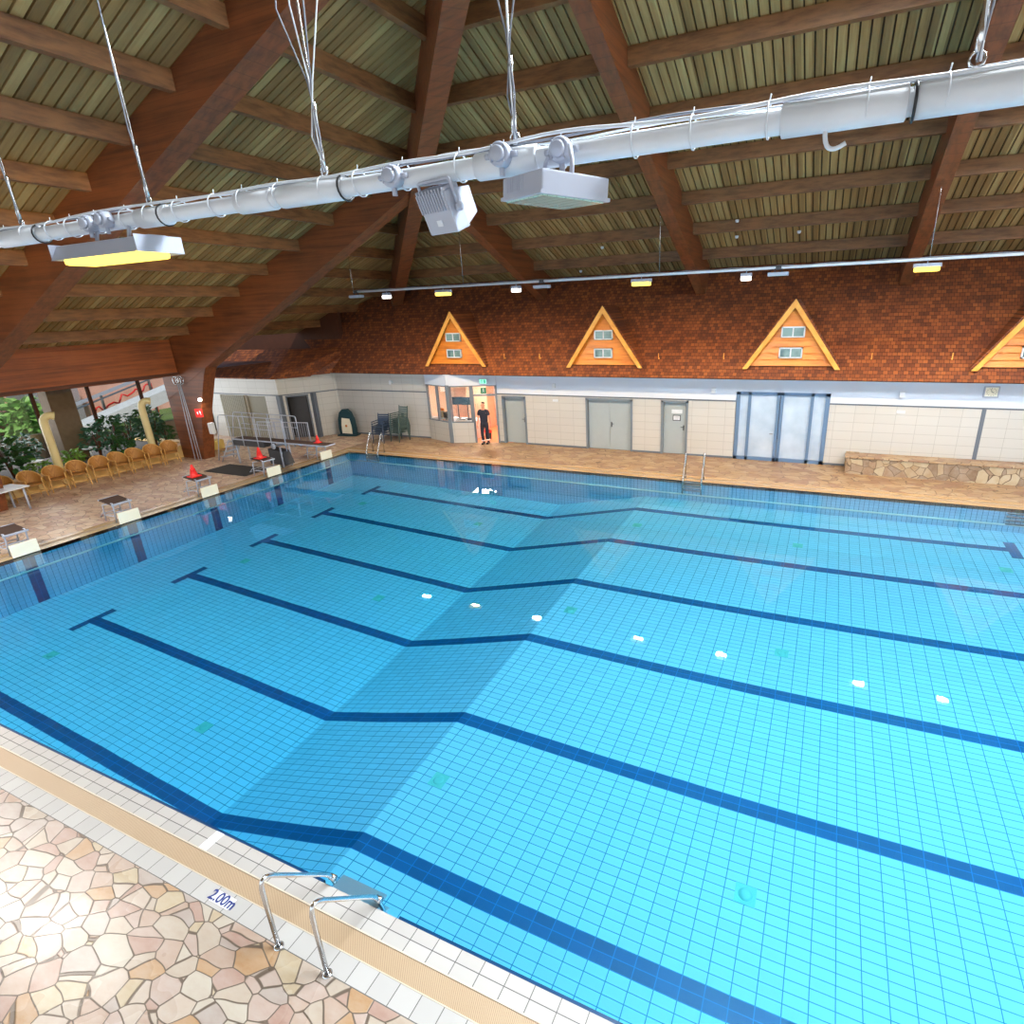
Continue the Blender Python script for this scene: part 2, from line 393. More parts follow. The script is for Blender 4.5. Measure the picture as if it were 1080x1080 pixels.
# ------------------------------------------------------------------ roof
S = .385; ZB = 6.35; YB = 20.0; H = 19.35         # underside-of-purlin plane: A: z = ZB + S*(YB - y) ; C: z = ZB + S*x (hip x+y=20)
RY = 4.0                              # ridge
def zA(y): return ZB + S*(YB-y)
def zC(x): return ZB + S*(x+20-H)
PD = .33                              # purlin depth
ceil_a = empty('ceiling', (0,0,0), kind='structure')
SKW, SKX0, SKX1 = 1.5, 16.6, 32.0     # half width and extent of the unseen ridge opening added for light
def slats_A(name, ya, yb_low, flip=False):
    b = MB(); w = .19; x = -14.0
    while x < 34:
        xc = x + w/2
        # spans from ridge/hip down to low edge
        ytop = (RY+SKW if SKX0 < xc < SKX1 else RY) if xc >= H-RY else H-xc          # hip x+y=20
        ylow = 23.0
        if ytop < ylow:
            y0, y1 = ytop, ylow
            if flip: y0, y1 = 2*RY-ytop, -9.5
            z = lambda yy: zA(yy if not flip else 2*RY-yy) + PD
            za, zb = z(y0), z(y1)
            X0, X1_ = x+.012, x+w-.022
            b.add([(X0,y0,za),(X1_,y0,za),(X1_,y1,zb),(X0,y1,zb),(X0,y0,za+.045),(X1_,y0,za+.045),(X1_,y1,zb+.045),(X0,y1,zb+.045)],
                  [(0,3,2,1),(4,5,6,7),(0,1,5,4),(1,2,6,5),(2,3,7,6),(3,0,4,7)])
        x += w
    return st(b, name, M['slatA'], ceil_a)
slats_A('roof_boards', 0, 0); slats_A('roof_boards', 0, 0, True)
b = MB(); w = .19; y = -9.5; dz = PD
while y < 30:
    yc = y+w/2
    xt = H-yc if yc >= RY else H-(2*RY-yc)
    xl = -5.7
    if xt > xl:
        Y0, Y1 = y+.012, y+w-.022; za, zb = zC(xl)+dz, zC(xt)+dz
        b.add([(xl,Y0,za),(xt,Y0,zb),(xt,Y1,zb),(xl,Y1,za),(xl,Y0,za+.045),(xt,Y0,zb+.045),(xt,Y1,zb+.045),(xl,Y1,za+.045)],
              [(0,3,2,1),(4,5,6,7),(0,1,5,4),(1,2,6,5),(2,3,7,6),(3,0,4,7)])
    y += w
st(b, 'roof_boards', M['slatC'], ceil_a)
b = MB(); t_ = PD+.06; XA = H-RY
def bq(x0,y0,x1,y1,x2,y2,x3,y3):
    f = lambda yy: zA(yy if yy >= RY else 2*RY-yy)+t_
    b.add([(x0,y0,f(y0)),(x1,y1,f(y1)),(x2,y2,f(y2)),(x3,y3,f(y3))], [(0,1,2,3)])
for sg in (1,-1):
    Y = lambda d: RY+sg*d
    bq(XA,Y(0), SKX0,Y(0), SKX0,Y(19), XA-19,Y(19)); bq(SKX0,Y(SKW), SKX1,Y(SKW), SKX1,Y(19), SKX0,Y(19)); bq(SKX1,Y(0), 34,Y(0), 34,Y(19), SKX1,Y(19))
b.add([(XA,RY,zA(RY)+t_),(-5.4,RY+XA+5.4,zC(-5.4)+t_),(-5.4,RY-XA-5.4,zC(-5.4)+t_)], [(0,1,2)])
st(b, 'roof_backing', M['roof_back'], ceil_a, recalc=False)
# unseen shaft added on the ridge to confine the overhead light
zs = zA(RY+SKW); b = MB()
b.box(SKX0,SKX1,RY-SKW-.1,RY-SKW,zs,zs+2.2); b.box(SKX0,SKX1,RY+SKW,RY+SKW+.1,zs,zs+2.2); b.box(SKX0-.1,SKX0,RY-SKW-.1,RY+SKW+.1,zs,zs+2.2); b.box(SKX1,SKX1+.1,RY-SKW-.1,RY+SKW+.1,zs,zs+2.2)
st(b, 'added_light_shaft', M['white_paint'])
st(MB().box(-11.2,-5.35,-9.5,18.6,3.46,3.56), 'ceiling_west', M['brownwall'])
# purlins
def purlinA(yc, flip=False):
    x0 = H-yc; b = MB(); z = zA(yc)
    yy = 2*RY-yc if flip else yc
    b.box(max(x0,-8), 34, yy-.085, yy+.085, z, z+PD); st(b, 'purlin', M['purlin'], ceil_a)
y = 18.72
while y > RY+1.7: purlinA(y); purlinA(y, True) if 2*RY-y > -9 else None; y -= 1.635
x = 8.64 - 1.61*8
while x < 15:
    b = MB(); z = zC(x); y1 = H-x; y0 = max(-9.5, 2*RY-(H-x)); b.box(x-.085,x+.085,y0,y1,z,z+PD); st(b, 'purlin', M['purlin'], ceil_a); x += 1.61
# main glulam beams
BD = 1.0
def beamA(x, ylow, yhigh, label, w=.36):
    b = MB(); z0 = zA(ylow)+PD-.002; z1 = zA(yhigh)+PD-.002
    b.add([(x-w/2,ylow,z0),(x+w/2,ylow,z0),(x+w/2,yhigh,z1),(x-w/2,yhigh,z1),
           (x-w/2,ylow,z0-PD-.85),(x+w/2,ylow,z0-PD-.85),(x+w/2,yhigh,z1-PD-.35),(x-w/2,yhigh,z1-PD-.35)],
          [(0,1,2,3),(7,6,5,4),(0,4,5,1),(1,5,6,2),(2,6,7,3),(3,7,4,0)])
    return tag(b.build('roof_beam', M['glulamY']), label, 'roof beam', 'glulam roof beams')
beamA(13.7, 21.4, RY, 'dark reddish brown roof beam crossing behind the light bar just right of the square floodlight')
beamA(20.2, 21.4, RY, 'brown sloping roof beam at upper right, second beam right of the square floodlight')
beamA(7.2, 21.4, 12.15, 'short sloping roof beam branching down right from the tall hip beam')
beamA(26.7, 21.4, RY, 'brown roof beam at the far right edge of the hall')
def beamC(y, xlow, xhigh, label, w=.5, d0=.95, d1=.4):
    b = MB(); z0 = zC(xlow)+PD-.002; z1 = zC(xhigh)+PD-.002
    b.add([(xlow,y-w/2,z0),(xlow,y+w/2,z0),(xhigh,y+w/2,z1),(xhigh,y-w/2,z1),
           (xlow,y-w/2,z0-PD-d0),(xlow,y+w/2,z0-PD-d0),(xhigh,y+w/2,z1-PD-d1),(xhigh,y-w/2,z1-PD-d1)],
          [(0,1,2,3),(7,6,5,4),(0,4,5,1),(1,5,6,2),(2,6,7,3),(3,7,4,0)])
    # foot post under the low end
    return tag(b.build('roof_beam', M['glulam']), label, 'roof beam', 'glulam roof beams')
beamC(5.75, -6.9, 13.6, 'massive brown roof beam crossing the top left corner above the lit yellow lamp')
beamC(12.4, -6.5, 7.0, 'broad brown beam sloping down to the support post with the red sign', .5, 1.65, .55)
beamC(-.9, -6.9, 10.4, 'brown roof beam beyond the left edge of the picture')
b = MB(); p0 = Vector((H-RY,RY,zA(RY)+PD+.03)); p1 = Vector((H-22,22,zA(22)+PD+.03)); b.beam(p0, p1, .45, PD+.75)
tag(b.build('roof_beam', M['glulam']), 'tall dark hip beam rising in the centre left behind the light bar', 'roof beam', 'glulam roof beams')
# west eave beam + posts
b = MB(); b.box(-5.65,-5.4,-9,12.12,3.44,zC(-5.5)+PD); tag(b.build('eave_beam', wood('eave_beam_timber', srgb(150,80,36), srgb(100,50,22), (9,.5,9), .5, 6)), 'wide orange brown horizontal eave beam above the garden windows', 'beam')
def foot(y, label):
    b = MB()
    b.prism([(-6.5,0),(-5.2,0),(-4.6,2.1),(-3.9,3.5),(-3.6,3.9),(-5.35,4.6),(-6.5,4.2)], 1, y-.24, y+.24)
    return tag(b.build('beam_post', M['glulam']), label, 'post', 'posts under the west roof beams')
foot(12.4, 'tapering reddish brown timber post with a red sign beside the planter end')
foot(5.35, 'tapering brown timber post behind the white table')
b = MB(); b.prism([(-9.4,0),(-8.8,0),(-8.8,4.0),(-9.4,4.0)], 1, 9.15, 10.0)
tag(b.build('concrete_pillar', plain('rough_brown_grey_concrete', srgb(112,96,80), .9, 0, .3, 5)), 'thick rough grey brown pillar standing among the plants', 'pillar')

# ------------------------------------------------------------------ enclosing walls
YW = 18.3
def hole_wall(name, x0, x1, y, th, z0, z1, holes, mat):
    b = MB(); xs = sorted(set([x0,x1] + [h[i] for h in holes for i in (0,1)]))
    for a, c in zip(xs[:-1], xs[1:]):
        segs = [(z0, z1)]
        for h in holes:
            if h[0] <= a+1e-6 and h[1] >= c-1e-6:
                ns = []
                for s0, s1 in segs:
                    if h[2] > s0: ns.append((s0, min(s1,h[2])))
                    if h[3] < s1: ns.append((max(s0,h[3]), s1))
                segs = ns
        for s0, s1 in segs:
            if s1-s0 > 1e-4: b.box(a, c, y, y+th, s0, s1)
    return st(b, name, mat)
holes = [(5.78,6.80,0,1.98),(9.62,11.45,0,2.0),(12.7,13.6,0,2.0),(15.36,18.42,0,2.44)]
hole_wall('wall_north', 5.5, 33, YW, .25, 0, 2.1, [(h[0],h[1],h[2],min(h[3],2.1)) for h in holes], M['walltile'])
hole_wall('wall_north_upper', 5.5, 33, YW, .25, 2.1, 2.98, [(15.36,18.42,2.1,2.44)], M['wallupper'])
b = MB()
for x0,x1 in ((5.5,15.36),(18.42,33)): b.box(x0,x1,YW-.012,YW+.01,2.075,2.125)
b.prism([(22.69,0),(22.8,0),(22.8,2.08),(22.69,2.08)],1,YW-.012,YW+.01)
st(b, 'trim_6', M['wall_band'])
b = MB(); b.box(5.5,5.78,YW-.012,YW,0,.07)
for x0,x1 in ((6.8,9.62),(11.45,12.7),(13.6,15.36),(18.42,33)): b.box(x0,x1,YW-.012,YW,0,.07)
st(b, 'baseboard_north', M['wall_band'])
# north-west faceted walls (plan polyline)
PL = [(-9.5,15.9),(-4.65,15.9),(-3.8,17.05),(-3.3,18.12),(1.95,18.2)]
def facet(name, p, q, z0, z1, mat, th=.15, parent=None, cut=None):
    """vertical wall slab from p to q in plan, thickness away from the hall; cut=(s0,s1,zc) leaves a door hole"""
    p = Vector((*p,0)); q = Vector((*q,0)); d = (q-p); Ln = d.length; d.normalize(); nrm = Vector((-d.y,d.x,0))
    Mx = Matrix(((d.x,nrm.x,0,p.x),(d.y,nrm.y,0,p.y),(0,0,1,0),(0,0,0,1)))
    b = MB()
    if cut:
        s0,s1,zc = cut; b.box(0,s0,0,th,z0,z1,M=Mx); b.box(s1,Ln,0,th,z0,z1,M=Mx); b.box(s0,s1,0,th,max(z0,zc),z1,M=Mx)
    else: b.box(0,Ln,0,th,z0,z1,M=Mx)
    o = b.build(name, mat, parent)
    if parent is None: o['kind'] = 'structure'
    return o, Mx, Ln
M['walltile_side'] = mk_simple_tile('white_wall_tile_angled', srgb(188,186,180), srgb(162,160,154), .6, .3, (1,2), lw=.012, rough=.3, var=.02)
segM = []
for i,(p,q) in enumerate(zip(PL[:-1],PL[1:])):
    cut = {0:(2.6,3.95,2.05), 1:(.3,1.2,2.0)}.get(i)
    o,Mx,Ln = facet('wall_northwest' if i<3 else 'wall_north_west_part', p, q, 0, 3.0, M['walltile'] if i in (0,3) else M['walltile_side'], cut=cut)
    segM.append((Mx,Ln))
    b = MB()
    if i == 0: b.box(2.6,3.95,.11,.15,0,2.05,M=Mx); b.box(0,Ln,-.012,.01,2.08,2.13,M=Mx)
    else: b.box(0,Ln,-.012,.01,2.08,2.13,M=Mx)
    if i in (0,3): b.box(0 if i==3 else 3.95,Ln,-.01,.01,0,.07,M=Mx)
    st(b, 'trim_%d'%(7+i), M['wall_band'])
# grey corner pilasters
for (x,y) in ((-4.65,15.86),(-3.78,17.0)):
    b = MB(); b.box(x-.11,x+.11,y-.03,y+.15,0,2.1); st(b,'trim_11',M['wall_band'])
# shingled mansards
def roofslab(b, p, q, r, s_, th=.07):
    P_ = [Vector(v) for v in (p,q,r,s_)]; n = (P_[1]-P_[0]).cross(P_[3]-P_[0]).normalized()*th
    b.add([*P_, *[v-n for v in P_]], [(0,1,2,3),(7,6,5,4),(0,4,5,1),(1,5,6,2),(2,6,7,3),(3,7,4,0)])
b = MB(); roofslab(b, (-3.05,17.62,2.97),(33,17.62,2.97),(33,20.1,6.62),(-9,20.1,6.62)) 
sh = b.build('shingle_roof', M['shingle']); tag(sh, 'long steep orange brown shingled roof above the white tiled wall', 'roof')
b = MB(); b.box(-3.0,33,17.72,18.32,2.93,2.97); st(b, 'trim_12', M['wallupper'])
b = MB()
e = [(-5.4,15.55),(-4.5,15.55),(-3.45,16.8),(-3.05,17.62)]; tp = [(-6.2,16.9),(-4.9,17.2),(-2.6,18.6),(-2.2,18.75)]
ee = [(-9.8,15.55)]+e[1:]; tt = [(-9.8,17.1)]+tp[1:]
for i in range(3): roofslab(b, (*ee[i],2.92),(*ee[i+1],2.92),(*tt[i+1],4.05),(*tt[i],4.05))
tag(b.build('shingle_roof', M['shingle']), 'low dark shingled roof over the angled corner walls', 'roof')
# dark timber wall behind / closing the hall
st(MB().box(-12,-3.0,18.6,18.8,0,6), 'wall_north_back', M['brownwall'])
st(MB().box(-3.4,33.5,21.9,22.1,0,9), 'wall_north_outer', M['brownwall'])
st(MB().box(-12,-3,22.6,22.8,0,7), 'wall_north_outer_west', M['brownwall'])
st(MB().box(33,33.3,-10,21,0,13.5), 'wall_east', M['walltile_side'])
# south wall: low solid wall below a gallery window band
hole_wall('wall_south', -11, 33, -9.6, .25, 0, 7.4, [(-9,31,.6,6.6)], M['walltile'])
b = MB()
for k in range(11): b.box(-9+4*k-.06,-9+4*k+.06,-9.55,-9.4,.6,6.6)
b.box(-9,31,-9.55,-9.4,3.5,3.6); b.box(-9,31,-9.55,-9.4,.6,.68); b.box(-9,31,-9.55,-9.4,6.52,6.6); st(b, 'window_4', M['grey_frame'])
# ------------------------------------------------------------------ light bars and lamps
def xf(o, loc, rx=0, ry=0, rz=0):
    o.location = loc; o.rotation_euler = (rx, ry, rz); return o
def junction(loc, label, tilt=0, group='round junction boxes on the near light bar'):
    o = empty('junction_box', loc, 0, label, 'junction box', group); o.rotation_euler = (R(90), 0, R(tilt))
    b = MB(); b.lathe([(0,-.035),(.05,-.035),(.055,-.02),(.055,.025),(.045,.035),(0,.035)], 18); b.build('box_body', M['lamp_white'], o)
    b = MB(); b.lathe([(0,.036),(.036,.036),(.036,.05),(.028,.055),(0,.055)], 14)
    for k in range(4): b.lathe([(0,.034),(.006,.034),(.006,.042),(0,.042)], 6, M=Matrix.Translation((.046*cos(k*pi/2+.7), .046*sin(k*pi/2+.7), 0)))
    b.build('lid', M['lamp_white'], o)
    for g0,g1 in (((0,-.05,0),(0,-.09,0)),((.05,0,0),(.085,0,0)),((-.05,0,0),(-.085,0,0))): b = MB(); b.tube([g0,g1], .014, 8); b.build('cable_gland', M['lamp_white'], o)
    return o
def slot_light(o_loc, w, h, col, watts, tilt=0, name='lamp_light', spread=170):
    l = bpy.data.lights.new(name, 'AREA'); l.shape = 'RECTANGLE'; l.size = w; l.size_y = h; l.energy = watts; l.color = col; l.spread = R(spread)
    o = bpy.data.objects.new(name, l); COL.objects.link(o); o.location = o_loc; o.rotation_euler = (R(tilt),0,0); return o
# ---- near bar
NY, NZ = .1, 6.15
bar = empty('light_bar', (15,NY,NZ), 0, 'thick white pipe light bar crossing the top foreground with cables tied along it', 'light bar')
def ab(mb, name, mat, par, loc=(15,NY,NZ)):
    o = mb.build(name, mat, par); o.matrix_parent_inverse = Matrix.Translation((-loc[0],-loc[1],-loc[2])); return o
b = MB(); b.tube([(-.1,NY,NZ),(24.0,NY,NZ)], .048, 20); ab(b, 'pipe', M['white_paint'], bar)
for (a,c) in ((11.9,12.5),(13.75,14.05),(14.75,15.05),(15.12,15.62),(16.5,16.85),(17.95,18.4),(18.42,19.2)):
    b = MB(); b.tube([(a,NY,NZ),(a+.005,NY,NZ),(c-.005,NY,NZ),(c,NY,NZ)], [.05,.062,.062,.05], 20); ab(b, 'pipe_sleeve', M['white_paint'], bar)
for ci,(dy,dz,am,mt) in enumerate(((.0,.062,.006,'cable_grey'),(-.025,.06,.008,'white_paint'),(.02,.058,.005,'white_paint'))):
    pts = []; x = 2.0
    while x < 24: pts.append((x, NY+dy+.006*sin(x*5+ci), NZ+dz+.012*sin(x*3.1+ci*2)**2+ (.02*max(0,sin(x*1.9+ci))**4))); x += .12
    b = MB(); b.tube(pts, am, 6); ab(b, 'cable', M[mt], bar)
k = 0; x = 11.75
while x < 19.2:
    b = MB(); b.tube([(x,NY+.066*cos(a),NZ+.01+.066*sin(a)) for a in [2*pi*i/16 for i in range(16)]], .004, 5, closed=True)
    b.tube([(x,NY-.01,NZ+.075),(x+.004,NY-.01,NZ+.10)], .003, 5)
    ab(b, 'cable_tie', M['white_paint'], bar); x += .26 + .05*((k*7)%3); k += 1
for x in (12.5,14.02,15.62,18.42,18.8):
    b = MB(); b.tube([(x,NY+.066*cos(a),NZ+.066*sin(a)) for a in [2*pi*i/16 for i in range(16)]], .006, 5, closed=True); ab(b, 'black_strap', M['black'], bar)
b = MB(); b.tube(bez((18.12,NY-.01,NZ-.05),(18.12,NY-.02,NZ-.16),(18.2,NY-.02,NZ-.11),8), .009, 6); ab(b, 'hook', M['white_paint'], bar)
# suspension wires up to the roof
def ztop(x, y): return min(zA(y) if y > RY else zA(2*RY-y), zC(x)) + PD
def susp(x, y, z, kind, label, n=3):
    o = empty('suspension_cable', (x,y,z), 0, label, 'cable', 'cables holding the light bars')
    zt = ztop(x,y) - z; rnd = random.Random(int(x*100))
    zt = max(1.2, zt)
    jt = .5
    b = MB(); b.tube([(0,0,.03),(.012,0,.12),(-.006,0,.3),(.0,0,jt),(-.06*kind,0,zt)], .006, 6); b.build('steel_wire', M['steel'], o)
    for q in range(n):
        s = (q-n/2+.5)*.09; b = MB()
        b.tube([(.01*q,-.01,.02),(.02-.02*q,-.012,.2),(.012*q-.01,-.01,.45),(s*1.1,-.01,.8),(s*.5,0,1.3),(s*.3,0,zt)], .0045, 5)
        b.build('loose_cable', M['white_paint' if q%2 else 'cable_grey'], o)
    b = MB(); b.lathe([(0,.05),(.014,.05),(.016,.12),(.012,.16),(.012,.3),(.016,.32),(.012,.36),(0,.36)], 8); b.build('turnbuckle', M['steel'], o)
    b = MB(); b.tube([(.025*cos(a),0,.03+.025*sin(a)) for a in [2*pi*i/10 for i in range(10)]], .006, 5, closed=True); b.build('shackle', M['steel'], o)
    return o
susp(12.26, NY, NZ+.07, 1.2, 'thin steel cable at the far left of the near light bar', 1)
susp(13.88, NY, NZ+.07, 1.0, 'single hanging cable just right of the glowing yellow lamp', 1)
susp(15.48, NY, NZ+.07, .3, 'bundle of looping white and grey cables above the near light bar', 4)
susp(16.72, NY, NZ+.07, 0, 'twin cables hanging right behind the square floodlight', 3)
susp(18.60, NY, NZ+.07, -.3, 'twisted cable bundle at the top right edge above the near light bar', 2)
junction((13.27,NY-.075,NZ+.0), 'left one of two round junction boxes over the yellow lamp', 8)
junction((13.47,NY-.075,NZ+.01), 'right one of two round junction boxes over the yellow lamp', -4)
junction((16.02,NY-.075,NZ+.0), 'lone round white junction box left of the ribbed lamp', 5)
junction((16.68,NY-.075,NZ+.02), 'round junction box at the left of the square floodlight', 3)
junction((17.0,NY-.075,NZ+.0), 'round junction box at the right of the square floodlight', -3)
# glowing yellow trough lamp
def trough(loc, lit, label, watts, col, scale=1, group=None):
    o = empty('floodlight', loc, 0, label, 'floodlight', group)
    b = MB(); w, d, h = .5*scale, .16*scale, .10*scale
    b.prism([(-d,-h*.5),(-d*1.05,-h*.62),(-d*.7,h*.35),(-d*.35,h*.5),(d*.35,h*.5),(d*.7,h*.35),(d*1.05,-h*.62),(d,-h*.5),(d*.62,h*.25),(-d*.62,h*.25)], 0, -w, w)
    b.box(-w-.006,-w,-d,d,-h*.6,h*.45); b.box(w,w+.006,-d,d,-h*.6,h*.45); b.build('housing', M['lamp_white'], o)
    b = MB(); b.rbox(-w*.9,w*.9,-d*.75,d*.6,-h*.95,-h*.45,.02*scale); b.build('lamp_lens', lit, o)
    for s in (-1,1): b = MB(); b.tube(rounded([(s*w*.38,0,h*.45),(s*w*.38,.02,h*1.3),(s*w*.3,.06,h*1.75)],.04), .012*scale, 6); b.build('mounting_bracket', M['lamp_white'], o)
    if watts: slot_light((loc[0],loc[1],loc[2]-h*1.1), w*1.7, .12, col, watts)
    return o
YEL = (1,.58,.12); WHT = (1,.93,.85)
trough((13.45,NY-.05,5.98), M['e_yellow'], 'white trough floodlight glowing bright yellow under the near light bar', W_YEL*.1, YEL)
# ribbed lamp, off
o = empty('spot_lamp', (16.27,NY-.02,6.0), R(-12), 'unlit ribbed square white lamp tilted in a stirrup under the near light bar', 'spot lamp')
o.rotation_euler = (R(22), 0, R(-14))
b = MB(); b.rbox(-.11,.11,-.05,.05,-.13,.07,.008); b.add([(-.1,.05,-.12),(.1,.05,-.12),(.1,.05,.06),(-.1,.05,.06),(-.07,.17,-.09),(.07,.17,-.09),(.07,.17,.04),(-.07,.17,.04)],[(4,5,6,7),(0,4,7,3),(1,2,6,5),(3,7,6,2),(0,1,5,4)])
b.build('housing', M['lamp_white'], o)
b = MB()
for k in range(9):
    x = -.1+k*.025; b.box(x-.004,x+.004,-.055,.06,.06,.085)
b.build('cooling_ribs', M['lamp_white'], o)
b = MB()
for k in range(11):
    x = -.1+k*.02; b.box(x-.004,x+.004,-.062,-.05,-.02,.068)
b.build('front_ribs', M['lamp_white'], o)
b = MB(); b.box(-.02,.02,-.054,-.05,-.09,-.06); b.build('rating_plate', M['white_paint'], o)
b = MB(); b.tube(rounded([(-.125,0,-.02),(-.125,0,.115),(.125,0,.115),(.125,0,-.02)],.02), .009, 8)
for s in (-1,1): b.lathe([(0,-.012),(.022,-.012),(.022,.012),(0,.012)], 10, M=Matrix.Translation((s*.128,0,-.02)) @ Matrix.Rotation(R(90),4,'Y'))
b.build('stirrup', M['lamp_white'], o)
# square floodlight, unlit pale green glass below
o = empty('floodlight', (16.98,NY-.13,5.985), 0, 'square white floodlight with pale green glass under the near light bar', 'floodlight')
o.rotation_euler = (R(-3), R(4), R(-36))
b = MB(); b.rbox(-.2,.2,-.17,.17,-.045,.045,.008); b.box(-.207,.207,-.177,.177,-.05,-.035)
for k in range(10):
    for s in (-1,1): b.box(-.15+k*.018,-.144+k*.018,s*.17-.003,s*.17+.003,-.02,.04)
b.build('housing', M['lamp_white'], o)
t = NT('pale_green_prismatic_glass'); p = t.obj(); s_ = t.sep(p)
g_ = grid_fac(t, s_[0], s_[1], .045, .045, .005, .005); c_ = t.mix(g_, srgb(168,204,190), srgb(130,168,158)); t.bsdf(c_, .15, 0); M['lens'] = t.m
b = MB(); b.box(-.185,.185,-.155,.155,-.056,-.048); b.build('glass', M['lens'], o)
b = MB(); b.tube(rounded([(-.1,.0,.04),(-.1,0,.11),(-.06,.0,.14)],.02), .01, 6); b.build('mounting_bracket', M['lamp_white'], o); b = MB(); b.tube(rounded([(.19,-.02,.0),(.19,-.02,.09),(.13,.0,.16)],.02), .01, 6); b.build('mounting_bracket', M['lamp_white'], o)
# further white lamps of the near row, west of the picture's bar end
for x in (.6, 3.1, 5.9):
    trough((x,NY,5.98), M['e_white'], 'white glowing lamp far along the near light bar, outside the picture', W_NEAR, WHT, .6, 'lamps of the near light bar outside the picture')
# ---- far bar
FY, FZ = 14.55, 6.25
fbar = empty('light_bar', (15,FY,FZ), 0, 'thin far light bar hanging in front of the shingled roof', 'light bar')
b = MB(); b.tube([(2.0,FY,FZ),(27.0,FY,FZ)], .034, 12); ab(b, 'pipe', M['white_paint'], fbar, (15,FY,FZ))
b = MB(); b.tube([(2.0+.25*i,FY,FZ+.045+.01*sin(i*1.3)) for i in range(101)], .012, 6); ab(b, 'cable', M['cable_grey'], fbar, (15,FY,FZ))
desc = {3.53:'white glowing lamp, first from the left end of the far light bar', 5.97:'yellow glowing lamp, left of the leftmost dormer top', 8.8:'white glowing lamp above the gap between the two left dormers', 12.97:'yellow glowing lamp just left of the long centre roof beam', 15.93:'white glowing lamp just right of the long centre roof beam', 20.17:'yellow glowing lamp below the right hand roof beam', 22.42:'white lamp of the far light bar beyond the yellow one at right'}
for i,(x,l) in enumerate(desc.items()):
    yel = 'yellow' in l[:7]; wd_ = .27 if yel else .13
    o = empty('bar_lamp', (x,FY-.02,6.1), 0, l, 'lamp', 'lit lamps on the far light bar')
    b = MB(); b.prism([(-.1,-.03),(-.06,.06),(.06,.06),(.1,-.03)], 0, -wd_*1.1, wd_*1.1); b.tube([(0,0,.05),(0,0,.15)], .012, 6); b.build('housing', M['lamp_white'], o)
    b = MB(); b.rbox(-wd_,wd_,-.12,.1,-.13,-.02,.03); b.build('lens', M['e_yellow'] if yel else M['e_white'], o)
    slot_light((x,FY-.02,5.95), .3, .2, YEL if yel else WHT, W_YEL if yel else W_WHT)
for x,l in ((2.12,'small unlit lamp at the left end of the far light bar'),(9.72,'small unlit lamp on the far light bar between dormers one and two'),(16.75,'small unlit lamp on the far light bar above the right whole dormer')):
    o = empty('bar_lamp', (x,FY-.02,6.1), 0, l, 'lamp', 'unlit lamps on the far light bar')
    b = MB(); b.rbox(-.26,.26,-.11,.11,-.05,.04,.01); b.build('housing', M['lamp_white'], o)
    b = MB(); b.box(-.22,.22,-.09,.09,-.056,-.05); b.build('glass', M['lens'], o)
    b = MB(); b.box(-.1,-.08,-.01,.01,.04,.14); b.box(.08,.1,-.01,.01,.04,.14); b.rbox(-.07,.07,-.05,.05,.1,.2,.01); b.build('mounting_bracket', M['dark_grey'], o)
for i,x in enumerate((2.0,6.8,13.5,20.2)):
    o = empty('suspension_cable', (x,FY,FZ), 0, ['thin wire holding the left end of the far light bar','thin wire holding the far light bar left of the leftmost dormer','thin wire holding the far light bar near the long centre roof beam','thin wire holding the far light bar near the right roof beam'][i], 'cable', 'cables holding the light bars')
    b = MB(); b.tube([(0,0,0),(0,0,(min(zA(FY),zC(x))+PD-FZ))], .008, 5); b.build('steel_wire', M['steel'], o)
# small white detectors on the roof timbers
for i,(x,y,l) in enumerate(((15.18,17.4,'tiny white sensor on the roof between the centre beam and the right beam, lower one'),(15.3,16.5,'tiny white sensor on the roof between the centre and right beams, upper one'),(17.0,17.4,'tiny white detector on the roof right of the two sensors'),(10.69,17.4,'tiny white detector on the roof left of the centre beam'),(9.2,19.0,'tiny white detector on the roof above the second dormer'))):
    b = MB(); z = zA(y); b.lathe([(0,z-.05),(.04,z-.05),(.055,z-.01),(.055,z+.03),(0,z+.03)], 10, M=Matrix.Translation((x,y,0)))
    tag(b.build('roof_detector', M['white_paint']), l, 'detector', 'roof detectors')
b = MB(); b.rbox(-.12,.12,-.09,.09,-.08,.08,.03); b.tube([(0,0,.05),(0,0,.2)],.02,8); o = b.build('camera_housing', M['white_paint']); xf(o, (-3.2,5.64,zC(-3.2)-.75)); tag(o, 'small white box fixed on the massive left roof beam', 'sensor')
